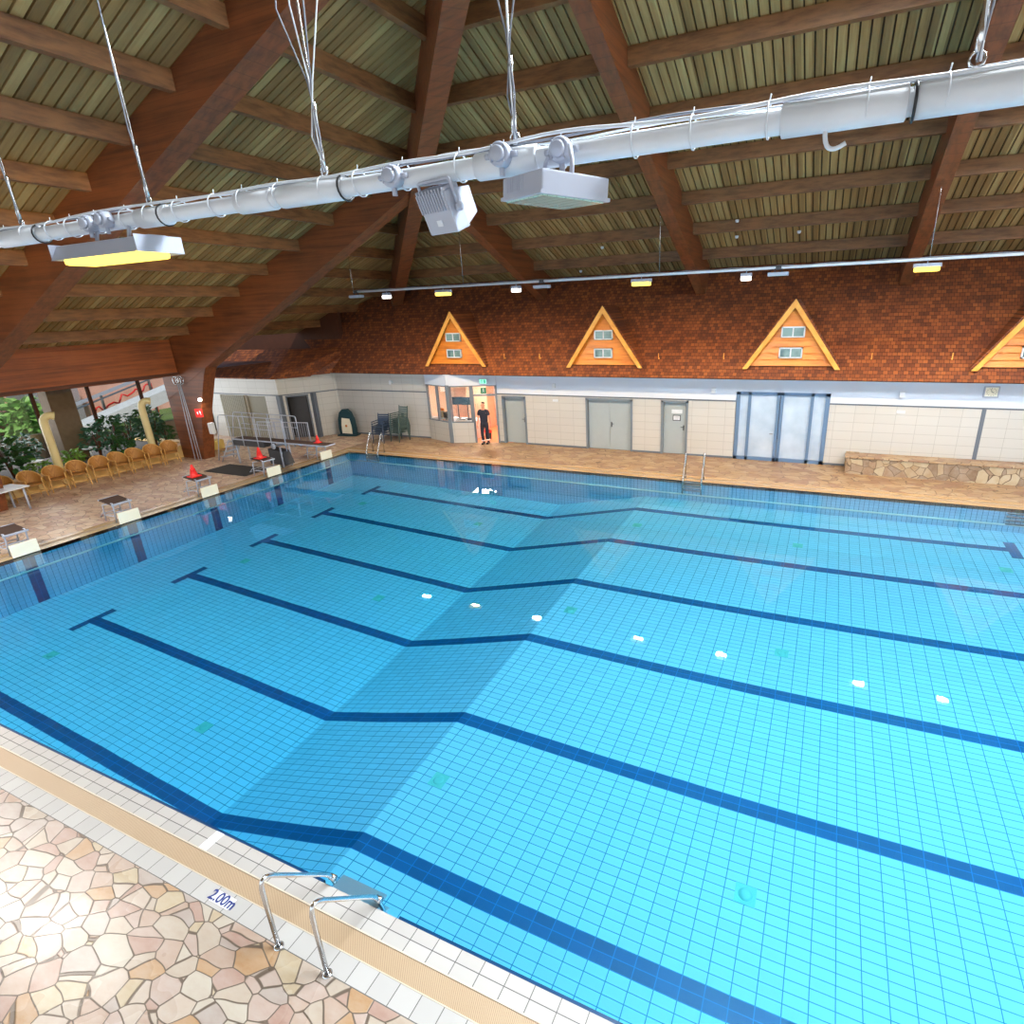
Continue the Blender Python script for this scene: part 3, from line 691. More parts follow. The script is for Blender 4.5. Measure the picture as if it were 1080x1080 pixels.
# ------------------------------------------------------------------ dormers
def dormer(xc, hw, label):
    o = empty('dormer_gable', (xc,0,0), 0, label, 'dormer', 'triangular dormers on the shingled roof')
    ap = 5.40; bz = 3.30; yf = 17.8
    b = MB(); n = 9
    # lapped boards, each row its own wedge, clipped to the triangle
    for i in range(n):
        z0 = bz + .08 + (ap-bz-.25)*i/n; z1 = bz + .08 + (ap-bz-.25)*(i+1)/n
        w0 = (hw-.08)*(ap-.12-z0)/(ap-.12-bz); w1 = (hw-.08)*(ap-.12-z1)/(ap-.12-bz)
        w0, w1 = max(w0,.01), max(w1,.01)
        b.add([(-w0,yf,z0),(w0,yf,z0),(w1,yf+.06,z1),(-w1,yf+.06,z1),(-w0,yf+.25,z0),(w0,yf+.25,z0),(w1,yf+.25,z1),(-w1,yf+.25,z1)],
              [(0,1,2,3),(7,6,5,4),(0,4,5,1),(1,5,6,2),(2,6,7,3),(3,7,4,0)])
    b.build('board_panel', M['orange_wood'], o)
    # little roof sides running back into the slope
    b = MB(); yb = 19.2
    for s in (-1,1):
        a_ = Vector((0,yf-.06,ap)); c_ = Vector((s*hw*1.02,yf-.06,bz)); d_ = Vector((s*hw*1.02,yf+.05,bz)); e_ = Vector((0,yb,ap))
        nn = Vector((s*.06,0,.04)); b.add([a_,c_,d_,e_,a_+nn,c_+nn,d_+nn,e_+nn],[(0,1,2,3),(4,5,6,7),(0,4,5,1),(1,5,6,2),(2,6,7,3),(3,7,4,0)])
    b.build('dormer_roof', M['shingle'], o)
    b = MB()
    for s in (-1,1):
        t_ = .13
        b.prism([(0,ap+.06),(s*(hw+.06),bz-.02),(s*(hw-.10),bz-.02),(0,ap-.2)], 1, yf-.12, yf-.07)
    b.build('barge_board', M['barge'], o)
    for wx, wz in ((0,4.45),(-.02,3.80)):
        w_ = .36; h_ = .17
        b = MB()
        for (x0,x1,z0,z1) in ((-w_,w_,h_-.04,h_),(-w_,w_,-h_,-h_+.04),(-w_,-w_+.04,-h_,h_),(w_-.04,w_,-h_,h_),(-.02,.02,-h_,h_)):
            b.box(wx+x0,wx+x1,yf-.05,yf+.02,wz+z0,wz+z1)
        f = b.build('window_frame', M['white_paint'], o)
        b = MB(); b.box(wx-w_+.03,wx+w_-.03,yf-.03,yf-.015,wz-h_+.03,wz+h_-.03); b.build('window_pane', M['pane'], f)
    return o
t = NT('dark_reflecting_pane'); nz = t.noise(t.obj(), 2.5, 2); t.bsdf(t.ramp(nz, [(.35,srgb(70,96,104)),(.6,srgb(120,150,150))]), .1); M['pane'] = t.m
dormer(3.92, 1.45, 'leftmost orange boarded triangular dormer, above the office window')
dormer(10.55, 1.45, 'second orange triangular dormer, above the closed grey double door')
dormer(17.08, 1.45, 'third orange triangular dormer, above the blue framed glass doors')
dormer(23.6, 1.45, 'orange dormer cut by the right picture edge')
for i,(x,l) in enumerate(((6.2,'small hook on the shingles between the first and second dormers, left'),(7.8,'small hook on the shingles between the first and second dormers, right'),(12.6,'small hook on the shingles right of the second dormer'),(14.9,'small hook on the shingles left of the third dormer'),(19.45,'small hook on the shingles right of the third dormer'),(21.6,'small hook on the shingles left of the cut dormer'))):
    b = MB(); y_ = 18.05; b.box(x-.012,x+.012,y_-.12,y_+.1,3.58,3.61); b.box(x-.012,x+.012,y_-.14,y_-.11,3.58,3.78); tag(b.build('roof_hook', M['barge']), l, 'hook', 'hooks on the shingled roof')
# ------------------------------------------------------------------ doors
def dr_(name, label=None): pass
def door(n, x0, x1, z1, mat, frame, leafs=1, recess=.12, handle=True):
    o = empty('door_%d'%n, ((x0+x1)/2, YW, 0)); o['kind'] = 'structure'; xc = (x0+x1)/2; w = (x1-x0)/2
    b = MB(); b.box(-w-.06,-w+.02,-.03,.25,0,z1+.05); b.box(w-.02,w+.06,-.03,.25,0,z1+.05); b.box(-w-.06,w+.06,-.03,.25,z1-.02,z1+.05); b.build('door_frame', frame, o)
    for k in range(leafs):
        a = -w+.02 + (2*w-.04)*k/leafs; c = -w+.02+(2*w-.04)*(k+1)/leafs
        b = MB(); b.rbox(a+.004,c-.004,recess,recess+.045,.01,z1-.02,.004); lf = b.build('door_leaf', mat, o)
        if handle and (leafs == 1 or k == 1):
            hx = c-.09 if leafs == 1 else a+.08
            b = MB(); b.rbox(hx-.02,hx+.02,recess-.012,recess,.92,1.12,.004); b.tube(rounded([(hx,recess-.01,1.05),(hx,recess-.05,1.05),(hx+.1*(-1 if leafs==1 else 1),recess-.05,1.05)],.015), .01, 6); b.build('door_handle', M['dark_grey'], lf)
    return o
door(1, 5.78, 6.80, 1.98, M['grey_paint'], M['grey_frame'], 1, .14)
door(2, 9.62, 11.45, 2.0, M['grey_paint'], M['grey_frame'], 2, .10)
d3 = door(3, 12.7, 13.6, 2.0, M['grey_paint'], M['grey_frame'], 1, .10)
b = MB(); b.box(13.02,13.42,YW+.088,YW+.098,1.56,1.70); tag(b.build('door_sign', M['white_paint']), 'narrow white sign at the top of the grey single door', 'sign')
def text(s, size, mat, M4, name='lettering', parent=None, ext=.001):
    cu = bpy.data.curves.new(name,'FONT'); cu.body = s; cu.size = size; cu.align_x = 'CENTER'; cu.align_y = 'CENTER'; cu.extrude = ext; cu.offset = .003 if size < .2 else 0
    tmp = bpy.data.objects.new('tmp', cu); COL.objects.link(tmp)
    dg = bpy.context.evaluated_depsgraph_get(); dg.update(); me = bpy.data.meshes.new_from_object(tmp.evaluated_get(dg)); bpy.data.objects.remove(tmp)
    me.transform(M4); me.materials.clear(); me.materials.append(mat); o = bpy.data.objects.new(name, me); COL.objects.link(o)
    if parent is not None: o.parent = parent
    return o
def faceS(x,y,z): return Matrix.Translation((x,y,z)) @ Matrix.Rotation(R(90),4,'X')
b = MB()
b.box(13.07,13.37,YW+.084,YW+.096,1.28,1.50); fr = b.build('door_notice', M['dark_grey']); tag(fr, 'framed square notice below the sign on the grey single door', 'notice')
b = MB(); b.box(13.10,13.34,YW+.080,YW+.084,1.31,1.47); b.build('paper', M['white_paint'], fr)
b = MB()
for k in range(3): b.box(13.14,13.30-.03*(k==2),YW+.079,YW+.080,1.43-.045*k,1.438-.045*k)
b.build('printed_lines', M['dark_grey'], fr)
# glass double door in blue frame
o = empty('door_4', (16.89,YW,0)); o['kind'] = 'structure'
b = MB(); xs = 16.89
def lx(a): return a - xs
for (x0,x1) in ((15.38,15.50),(15.78,15.88),(16.74,16.84),(16.86,16.96),(17.82,17.92),(18.28,18.42)): b.box(lx(x0),lx(x1),-.03,.1,0,2.44)
b.box(lx(15.38),lx(18.42),-.03,.1,2.34,2.44); b.box(lx(15.38),lx(18.42),-.03,.1,0,.12); b.build('door_frame', M['blue_frame'], o)
for i,(x0,x1) in enumerate(((15.50,15.78),(15.88,16.74),(16.96,17.82),(17.92,18.28))):
    b = MB(); b.box(lx(x0)-.01,lx(x1)+.01,.03,.045,.1,2.36); b.build('frosted_pane', M['frost'], o)
b = MB(); b.tube(rounded([(lx(16.70),-.03,1.0),(lx(16.70),-.08,1.0),(lx(16.58),-.08,1.0)],.02), .012, 6); b.build('door_handle', M['steel'], o)
# wall lamps and little speakers
def wallbox(x, z, label, w=.14, h=.17, y=YW, name='wall_speaker', mat='white_paint'):
    o = empty(name, (x,y,z), 0, label, name.replace('_',' '), None)
    b = MB(); b.rbox(-w/2,w/2,-.13,-.03,-h/2,h/2,.01); b.build('housing', M[mat], o); b = MB(); b.box(-.03,.03,-.035,.0,-.03,.03); b.build('bracket', M['grey_frame'], o); return o
wallbox(8.23,2.5,'small white wall speaker left of the closed double door, below the eave')
wallbox(14.57,2.47,'small white wall speaker just left of the blue framed glass doors')
wallbox(20.48,2.47,'small white wall speaker above the left part of the stone planter')
wallbox(.03,2.5,'small white wall speaker above the stacked grey chairs', y=18.2)
for x,l in ((8.24,'small white vent plate under the speaker left of the closed double door'),(20.53,'small oval wall plate under the speaker above the stone planter')):
    b = MB(); b.rbox(x-.12,x+.12,YW-.03,YW,1.86,1.95,.01); tag(b.build('wall_plate', M['white_paint']), l, 'wall plate')
# clock
o = empty('wall_clock', (22.82,YW,2.61), 0, 'square pale wall clock under the eave at the right', 'clock')
b = MB(); b.rbox(-.2,.2,-.06,0,-.17,.17,.01); b.build('clock_case', M['lamp_white'], o)
b = MB(); b.box(-.16,.16,-.064,-.06,-.135,.135); b.build('clock_face', M['pad'], o)
b = MB()
for k in range(12): a=k*pi/6; b.box(.12*sin(a)-.008,.12*sin(a)+.008,-.068,-.064,.11*cos(a)-.008,.11*cos(a)+.008)
b.build('hour_marks', M['dark_grey'], o)
b = MB(); b.tube([(0,-.07,0),(-.02,-.07,.09)], .006, 5); b.tube([(0,-.07,0),(.06,-.07,-.02)], .008, 5); b.build('clock_hands', M['black'], o)
# low stone planter wall
b = MB(); b.box(19.1,32.9,17.35,17.75,0,.52); b.box(19.1,19.5,17.75,YW,0,.52); o = b.build('stone_planter', M['stonewall']); tag(o, 'long low rubble stone bench wall at the right below the clock', 'stone wall')
b = MB(); b.rbox(19.05,32.9,17.32,17.8,.52,.58,.015); b.box(19.1,32.9,17.78,YW-.02,.3,.5); b.build('capping', M['flag2'], o)

# ------------------------------------------------------------------ office bay
OA, OB, OC, OD = (1.95,18.2), (3.45,17.68), (4.42,18.0), (5.5,18.3)
def frameseg(name, p, q, parts, mat, parent=None, th=.09):
    p3 = Vector((*p,0)); q3 = Vector((*q,0)); d = q3-p3; Ln = d.length; d.normalize(); n_ = Vector((-d.y,d.x,0))
    Mx = Matrix(((d.x,n_.x,0,p3.x),(d.y,n_.y,0,p3.y),(0,0,1,0),(0,0,0,1))); b = MB()
    for (a,c,z0,z1) in parts: b.box(a*Ln,c*Ln,-th/2,th/2,z0,z1,M=Mx)
    return b.build(name, mat, parent), Mx, Ln
for nm,p,q in (('wall_office',OA,OB),('wall_office_right',OB,OC)):
    o_,_,_ = frameseg(nm, p, q, [(0,1,0,.88)], M['walltile_side'] if nm=='wall_office' else M['walltile'], th=.14); o_['kind']='structure'
    o_,_,_ = frameseg('wall_office_head', p, q, [(0,1,2.47,2.95)], M['wallupper'], th=.14); o_['kind']='structure'
o_,_,_ = frameseg('wall_office_head', OC, OD, [(0,1,2.47,2.95)], M['wallupper'], th=.14); o_['kind']='structure'
w1 = empty('window_1'); w1['kind']='structure'
f_,Mx,Ln = frameseg('window_frame', OA, OB, [(0,.04,.86,2.5),(.45,.52,.86,2.5),(.95,1,.86,2.5),(0,1,.86,.93),(0,1,2.42,2.5)], M['grey_frame'], w1)
g_,_,_ = frameseg('window_pane', OA, OB, [(.03,.97,.9,2.44)], M['glass'], w1, th=.012)
w2 = empty('window_2'); w2['kind']='structure'
frameseg('window_frame', OB, OC, [(0,.06,.86,2.5),(.92,1,0,2.5),(0,1,.86,.93),(0,1,2.42,2.5)], M['grey_frame'], w2)
frameseg('window_pane', OB, OC, [(.05,.95,.9,2.44)], M['glass'], w2, th=.012)
b = MB(); b.box(OB[0]-.09,OB[0]+.09,OB[1]-.08,OB[1]+.1,0,2.5); st(b,'trim_13',M['grey_frame'])
d5 = empty('door_5'); d5['kind']='structure'
frameseg('door_frame', OC, OD, [(0,.07,0,2.5),(.93,1,0,2.5),(.05,.95,2.02,2.1),(0,1,2.43,2.5)], M['grey_frame'], d5)
frameseg('transom_pane', OC, OD, [(.06,.94,2.1,2.44)], M['glass'], d5, th=.012)
# room behind
st(MB().box(1.0,7.4,21.6,21.7,0,3), 'wall_office_back', plain('warm_office_wall', srgb(246,214,190), .7))
st(MB().box(.9,1.0,18.4,21.7,0,3), 'wall_office_west', plain('pale_office_wall', srgb(245,228,205), .7))
st(MB().box(7.3,7.4,18.6,21.7,0,3), 'wall_office_east', plain('pink_office_wall', srgb(244,196,170), .7))
st(MB().box(.9,7.4,18.0,21.7,2.9,2.98), 'ceiling_office', M['white_paint'])
st(MB().add([(1.0,18.3,.006),(2,18.25,.006),(3.45,17.75,.006),(4.45,18.05,.006),(5.5,18.35,.006),(7.3,18.6,.006),(7.3,21.6,.006),(1.0,21.6,.006)],[tuple(range(8))]), 'floor_office', plain('terracotta_office_floor', srgb(228,128,84), .5))
o = empty('ceiling_light', (3.6,19.6,2.88), 0, 'lit panel in the office ceiling', 'ceiling light'); b = MB(); b.box(-.6,.6,-.3,.3,-.04,0); b.build('frame', M['white_paint'], o)
b = MB(); b.box(-.55,.55,-.25,.25,-.05,-.041); b.build('diffuser', M['e_office'], o)
la = slot_light((3.6,19.6,2.8), 1.1, .5, (1,.84,.7), W_OFF); la = slot_light((5.6,19.6,2.8), .8, .5, (1,.8,.66), W_OFF*.6)
# desk with monitors, seen through the window
o = empty('office_desk', (3.35,18.98,0), 0, 'pale office desk behind the right office window', 'desk')
b = MB(); b.rbox(-.9,.75,-.35,.35,.78,.82,.01); b.build('desk_top', M['white_paint'], o)
b = MB(); b.box(-.88,-.84,-.33,.33,0,.78); b.box(.69,.73,-.33,.33,0,.78); b.box(-.84,.69,-.3,-.28,.1,.78); b.build('desk_panel', plain('pale_pink_panel', srgb(232,214,206), .6), o)
for i,(x,l) in enumerate(((2.93,'left computer monitor on the office desk'),(3.45,'right computer monitor on the office desk'))):
    m = empty('monitor', (x,19.05,.82), R(14), l, 'monitor', 'monitors on the office desk')
    b = MB(); b.rbox(-.25,.25,-.02,.02,.62,.97,.008); b.build('monitor_case', M['dark_grey'], m)
    b = MB(); b.box(-.235,.235,-.024,-.02,.635,.955); b.build('screen', M['e_screen'], m)
    b = MB(); b.box(-.02,.02,0,.03,.02,.65); b.rbox(-.12,.12,-.08,.1,0,.02,.005); b.build('stand', M['dark_grey'], m)
b = MB(); b.rbox(3.0,3.45,18.72,18.86,.822,.842,.004); tag(b.build('keyboard', M['dark_grey']), 'dark keyboard on the office desk', 'keyboard')
b = MB(); b.rbox(3.6,3.82,18.7,18.9,.822,.9,.01); tag(b.build('telephone', M['dark_grey']), 'dark desk telephone beside the keyboard', 'telephone')
for i,(x,y,c,l) in enumerate(((2.25,18.7,'olive_door','olive box file leaning in the corner of the left office window'),(2.5,18.68,'dark_grey','dark box file on the left office window sill'),(2.72,18.6,'dark_grey','small dark box behind the left office window'))):
    b = MB(); b.rbox(x-.07,x+.07,y-.12,y+.1,.9,1.18-.03*i,.006); tag(b.build('box_file', M[c]), l, 'box file', 'files in the office window')
b = MB(); b.box(1.5,3.0,18.5,18.95,.84,.88); b.box(1.5,1.54,18.5,18.95,0,.84); b.box(2.96,3.0,18.5,18.95,0,.84); tag(b.build('side_shelf', M['white_paint']), 'white side counter behind the left office window', 'counter')
o = empty('office_chair', (1.75,19.75,0), R(150), 'office chair with an orange back behind the middle window', 'chair')
b = MB(); b.rbox(-.24,.24,-.24,.24,.45,.53,.03); b.build('seat', M['dark_grey'], o); b = MB(); b.rbox(-.22,.22,.2,.27,.6,1.15,.03); b.build('backrest', M['orange_wood'], o)
b = MB(); b.tube([(0,0,.08),(0,0,.46)], .03, 8); b.tube([(0,.2,.5),(0,.25,.7)], .02, 6)
for k in range(5): b.tube([(0,0,.1),(.28*cos(k*1.257),.28*sin(k*1.257),.04)], .018, 6)
b.build('base', M['black'], o)
o = empty('cabinet', (2.75,21.2,0), 0, 'tall pale wooden cabinet at the back of the office', 'cabinet'); b = MB(); b.rbox(-.6,.6,-.3,.35,0,2.2,.01); b.build('body', plain('pale_wood_laminate', srgb(222,190,160), .5), o)
for s in (-1,1): b = MB(); b.rbox(s*.3-.28,s*.3+.28,-.325,-.302,.05,2.15,.004); d_=b.build('door', plain('pale_wood_door_%d'%s, srgb(228,198,168), .5), o); b = MB(); b.rbox(s*.06-.01,s*.06+.01,-.35,-.325,1.0,1.2,.004); b.build('handle', M['steel'], d_)
o = empty('waste_bin', (4.62,18.75,0), 0, 'dark bin with an orange bag in the office doorway', 'bin'); b = MB(); b.lathe([(0,0),(.13,0),(.16,.38),(.15,.38),(.12,.02),(0,.02)], 16); b.build('bin_body', M['dark_grey'], o); b = MB(); b.lathe([(.165,.30),(.17,.38),(.165,.4),(.15,.4),(.15,.36)], 16); b.build('bin_bag', M['red'], o)
# green running-man signs
o = empty('exit_sign', (5.1,17.95,2.66), 0, 'lit green emergency exit sign above the office door', 'exit sign')
b = MB(); b.rbox(-.19,.19,-.04,.04,-.11,.11,.01); b.build('sign_case', M['lamp_white'], o)
def runner(x, y, z, s, mat, par, flip=1):
    b = MB(); f=flip
    b.lathe([(0,0),(.09*s,0),(.09*s,.01),(0,.01)], 10, M=Matrix.Translation((x+.02*s*f,y,z+.36*s)) @ Matrix.Rotation(R(90),4,'X'))
    for pts in ([(0,.25),(-.04,-.02)],[(0,.22),(.17,.12),(.24,.2)],[(0,.22),(-.16,.2),(-.22,.06)],[(-.04,-.02),(.14,-.1),(.12,-.3)],[(-.04,-.02),(-.12,-.2),(-.3,-.22)]):
        b.tube([(x+a*s*f,y-.004,z+c*s) for a,c in pts], .035*s, 5)
    return b.build('running_figure', mat, par)
b = MB(); b.box(-.17,.17,-.045,-.041,-.09,.09); b.build('sign_face', M['e_greenw'], o); runner(-.05,-.047,-.005,.19,M['e_green'],o)
b = MB(); b.box(.05,.12,-.048,-.046,-.07,.07); b.build('door_symbol', M['e_green'], o)
o = empty('exit_sign', (5.02,18.02,2.26), R(17), 'small green exit label behind the pane over the office door', 'exit sign'); b = MB(); b.box(-.12,.12,-.012,.0,-.12,.12); b.build('sign_face', plain('green_sign_paint', srgb(20,120,90), .4), o); runner(0,-.014,0,.22,M['white_paint'],o)
# ------------------------------------------------------------------ poolside things
# ladders
def ladder(x, yedge, sgn, label, post_back=.63, grp=None, top=.86, treads=4):
    """rails from the deck over the edge into the water; sgn=-1: deck lies at smaller y"""
    o = empty('pool_ladder', (x, yedge, 0), 0, label, 'pool ladder', grp)
    if sgn > 0: o.rotation_euler = (0,0,pi)
    for i,xx in enumerate((-.30,.30)):
        ru = Vector((0,post_back+.02,.14-top)).normalized(); cr = .17; pts = [Vector((xx,-post_back,0))] + bez((xx,-post_back,top-cr),(xx,-post_back,top+.04),Vector((xx,-post_back,top+.04))+ru*cr,8) + rounded([Vector((xx,-post_back,top+.04))+ru*(cr+.01),(xx,.02,.14),(xx,.07,-.1),(xx,.07,-1.25)],.1,6)
        b = MB(); b.tube(pts, .021, 12); r = b.build('handrail', M['steel'], o)
        b = MB(); b.lathe([(.022,.0),(.045,.0),(.045,.008),(.022,.012)], 16, M=Matrix.Translation((xx,-post_back,0))); b.build('floor_flange', M['steel'], r)
        b = MB(); b.lathe([(0,-.032),(.032,-.032),(.032,.032),(0,.032)], 14, M=Matrix.Translation((xx,.045,.07)) @ Matrix.Rotation(R(90),4,'Y')); b.build('hinge_clamp', M['steel'], r)
    for k in range(treads):
        z = -.02 - .28*k if treads > 3 else -.1-.28*k; b = MB(); b.rbox(-.29,.29,.0,.16,z-.03,z,.008)
        b.build('tread', M['tread'], o)
    return o
M['tread'] = plain('grey_ribbed_tread', srgb(168,186,200), .4, .3, .05)
ladder(14.46, -.0, -1, 'large stainless steel pool ladder in the foreground beside the depth mark')
ladder(1.3, 15.0, 1, 'steel pool ladder at the far left corner in front of the stacked chairs', .35, 'ladders at the far pool edge', .88)
ladder(14.6, 15.0, 1, 'steel pool ladder at the far edge between the sign door and the glass doors', .3, 'ladders at the far pool edge', .95)
o = empty('recessed_ladder', (23.3, 14.86, 0), 0, 'dark recessed underwater rungs at the far right pool corner', 'ladder'); 
for k in range(4): b = MB(); b.rbox(-.28,.28,.02,.1,-.35-.3*k,-.3-.3*k,.01); b.build('rung', M['wall_band'], o)
# inlets / drains on the floor
M['drain'] = plain('pale_green_drain_plastic', srgb(128,212,205), .5, 0, .05)
for j,y in enumerate((2.5,7.5,12.5)):
    for i,x in enumerate((2.8,7.87,13.52,18.0,22.6)):
        z = zf(x); rowname = ('near','middle','far')[j]; colname = ('beside the left pool end','just left of the slope','just right of the slope','in the middle of the shallow end','toward the right pool end')[i]
        o = empty('floor_inlet', (x,y,z), 0, 'round greenish floor inlet, %s row, %s' % (rowname, colname), 'pool inlet', 'inlets in the pool floor')
        b = MB(); b.rbox(-.125,.125,-.125,.125,-.001,.006,.002); b.build('square_plate', M['drain'], o)
        b = MB(); b.lathe([(0,.03),(.05,.03),(.075,.02),(.085,.006)], 20); b.lathe([(.1,.006),(.105,.012),(.11,.006)], 20); b.build('round_cap', M['drain'], o)
# depth mark and white marker tile
t_ = st(MB().box(13.12,13.39,-.585,-.475,-.001,.004), 'depth_mark', M['white_paint']); del t_['kind']; tag(t_, 'white tile marked 2.00m set in the near pool rim', 'depth mark')
text('2.00m', .14, plain('navy_lettering', srgb(26,44,110), .5), Matrix.Translation((13.255,-.53,.0045)), 'lettering', t_)
for (x0,x1,y0,y1,l) in ((12.44,12.56,-.22,0,'white stripe tile across the near pool edge left of the ladder'),):
    tag(MB().box(x0,x1,y0,y1,-.001,.004).build('marker_tile', M['white_paint']), l, 'marker tile')
# starting blocks: frame, sloping tread, front pad
def pipe_frame(par):
    b = MB(); r = .02
    for s in (-1,1):
        b.tube(rounded([(-.78,s*.22,.0),(-.72,s*.22,.50),(-.18,s*.22,.60),(-.26,s*.22,.0)],.05), r, 8)
        b.tube([(-.76,s*.22,.18),(-.24,s*.22,.2)], r*.8, 8)
    b.tube([(-.75,-.22,.25),(-.75,.22,.25)], r*.8, 8); b.tube([(-.24,-.22,.3),(-.24,.22,.3)], r*.8, 8); b.tube([(-.95,-.25,.12),(-.74,-.22,.3)], r*.7,6); b.tube([(-.95,.25,.12),(-.74,.22,.3)], r*.7,6); b.tube([(-.95,-.25,.12),(-.95,.25,.12)], r*.7, 6)
    return b.build('frame', M['lamp_white'], par)
def start_block(y, label):
    o = empty('starting_block', (0,y,0), 0, label, 'starting block', 'starting blocks along the left pool end')
    pipe_frame(o)
    b = MB(); Mx = Matrix.Translation((-.46,0,.605)) @ Matrix.Rotation(R(-7),4,'Y') if False else Matrix.Translation((-.46,0,.60)) @ Matrix.Rotation(R(8),4,'Y')
    b.rbox(-.31,.31,-.26,.26,-.02,.02,.008,M=Mx); b.build('tread', M['deck_top'], o)
    for e0 in (-.33,.29): b = MB(); b.rbox(e0,e0+.04,-.27,.27,-.025,.025,.006,M=Mx); b.build('edge_trim', M['lamp_white'], o)
    b = MB(); b.rbox(.0,.035,-.285,.285,.005,.34,.006); b.build('turning_pad', M['pad'], o)
    return o
for i,l in enumerate(('starting block nearest the left picture edge, dark tread','starting block with bare dark tread, second from the left picture edge','starting block in the middle of the row carrying a red cone','starting block with a red cone beside the diving board steps','last starting block, under the tip of the diving board')):
    start_block(3.75+2.5*i, l)
def cone(x, y, z, label, s=1):
    o = empty('traffic_cone', (x,y,z), 0, label, 'cone', 'red cones closing the blocks'); o.scale = (s,s,s)
    b = MB(); b.rbox(-.14,.14,-.14,.14,0,.035,.012); b.build('base', M['red'], o)
    b = MB(); b.lathe([(.11,.03),(.10,.05),(.065,.2),(.07,.205),(.07,.225),(.055,.23),(.03,.34),(.02,.355),(0,.357)], 18); b.build('cone_body', M['red'], o)
cone(-.5,8.70,.63,'red cone standing on the middle starting block',1.15); cone(-.5,11.2,.63,'red cone on the starting block beside the diving board',1.15); cone(1.15,12.45,1.03,'small red cone at the tip of the diving board',.8)
# diving board
o = empty('diving_board', (-1.2,12.4,0), 0, 'one metre springboard with pale edges, steel steps and double handrails at the left pool end', 'diving board')
b = MB(); b.rbox(-2.0,3.0,-.25,.25,.96,1.01,.01); b.build('board', M['lamp_white'], o)
b = MB(); b.box(-1.9,2.97,-.215,.215,1.01,1.018); b.build('anti_slip_surface', M['deck_top'], o)
b = MB(); b.prism([(-1.9,.75),(-.2,.75),(-.2,.95),(-1.9,.95)],1,-.28,.28); b.prism([(-.1,.1),(.75,.1),(.6,.62),(-.1,.7)],1,-.2,.2); b.build('support_frame', M['dark_grey'], o)
b = MB(); b.lathe([(0,-.3),(.11,-.3),(.11,-.26),(.03,-.26),(.03,.26),(.11,.26),(.11,.3),(0,.3)], 18, M=Matrix.Translation((.35,0,.84)) @ Matrix.Rotation(R(90),4,'X')); b.build('fulcrum_wheel', M['lamp_white'], o)
for x_,s in ((-1.8,-.24),(-1.8,.24),(.6,-.2),(.6,.2)):
    b = MB(); b.tube([(x_,s,0),(x_,s,.8)], .035, 8); b.build('leg', M['lamp_white'], o)
for s in (-1,1):
    b = MB(); b.tube(rounded([(-2.95,s*.33,.05),(-2.35,s*.33,1.95),(1.1,s*.33,1.92),(1.1,s*.33,.72)],.1), .02, 8)
    for x_ in (-1.85,-1.2,-.4,.35): b.tube([(x_,s*.33,.75),(x_,s*.33,1.94)], .017, 8)
    b.tube([(-2.0,s*.33,1.5),(1.1,s*.33,1.47)], .012, 6)
    b.build('handrail', M['lamp_white'], o)
for k in range(4):
    b = MB(); b.rbox(-2.85+.2*k,-2.6+.2*k,-.3,.3,.2+.22*k,.225+.22*k,.006); b.build('step', M['lamp_white'], o)
b = MB(); 
for s in (-1,1): b.tube([(-2.8,s*.3,0),(-2.1,s*.3,.95)], .02, 8)
b.build('step_stringer', M['lamp_white'], o)
# white folded towel-like box on the steps
b = MB(); b.rbox(-4.25,-4.05,12.02,12.2,1.15,1.6,.03); tag(b.build('white_container', M['white_paint']), 'white plastic container beside the diving board steps', 'container')
for (x0,x1,y0,y1,l) in ((-3.3,-1.0,10.8,11.9,'dark rubber mat on the floor beside the diving board steps'),):
    tag(MB().rbox(x0,x1,y0,y1,.0,.02,.006).build('floor_mat', M['mat_dark']), l, 'mat')
# barrier of vertical bars in front of the dark door
o = empty('bar_fence', (-3.4,15.0,0), R(8), 'light grey fence of vertical bars in front of the dark open door', 'fence')
b = MB(); b.tube([(-1.6,0,1.1),(1.1,0,1.1)], .022, 8); b.tube([(-1.6,0,.12),(1.1,0,.12)], .016, 8)
for k in range(4): b.tube([(-1.6+.9*k,0,0),(-1.6+.9*k,0,1.12)], .024, 8)
b.build('frame', M['lamp_white'], o)
b = MB()
for k in range(22): b.tube([(-1.5+.12*k,0,.12),(-1.5+.12*k,0,1.1)], .009, 5)
b.build('bars', M['lamp_white'], o)
# side wall doors of the angled building
Mx,Ln = segM[0]
o = empty('door_6'); o['kind']='structure'; b = MB(); b.rbox(2.62,3.93,.09,.13,.02,2.04,.01,M=Mx); lf = b.build('door_leaf', M['olive_door'], o); b = MB(); b.rbox(3.7,3.76,.05,.09,.95,1.15,.01,M=Mx); b.build('door_handle', M['dark_grey'], lf)
b = MB()
for k in range(14): b.box(.9+.12*k,.99+.12*k,-.05,-.01,0,2.05,M=Mx)
tag(b.build('slatted_screen', M['olive_door']), 'olive slatted screen on the wall behind the diving board steps', 'screen')
Mx,Ln = segM[1]
o = empty('door_7'); o['kind']='structure'; b = MB(); b.box(.26,.32,-.02,.15,0,2.06,M=Mx); b.box(1.18,1.24,-.02,.15,0,2.06,M=Mx); b.box(.26,1.24,-.02,.15,1.99,2.06,M=Mx); b.build('door_frame', M['wall_band'], o)
Mh = Mx @ Matrix.Translation((1.18,.12,0)) @ Matrix.Rotation(R(-28),4,'Z'); b = MB(); b.rbox(-.86,0,-.02,.02,.02,1.98,.004,M=Mh); b.build('door_leaf', M['dark_grey'], o)
b = MB(); b.box(-.3,2.1,1.2,1.3,0,3,M=Mx); st(b, 'wall_dark_room', M['black'])
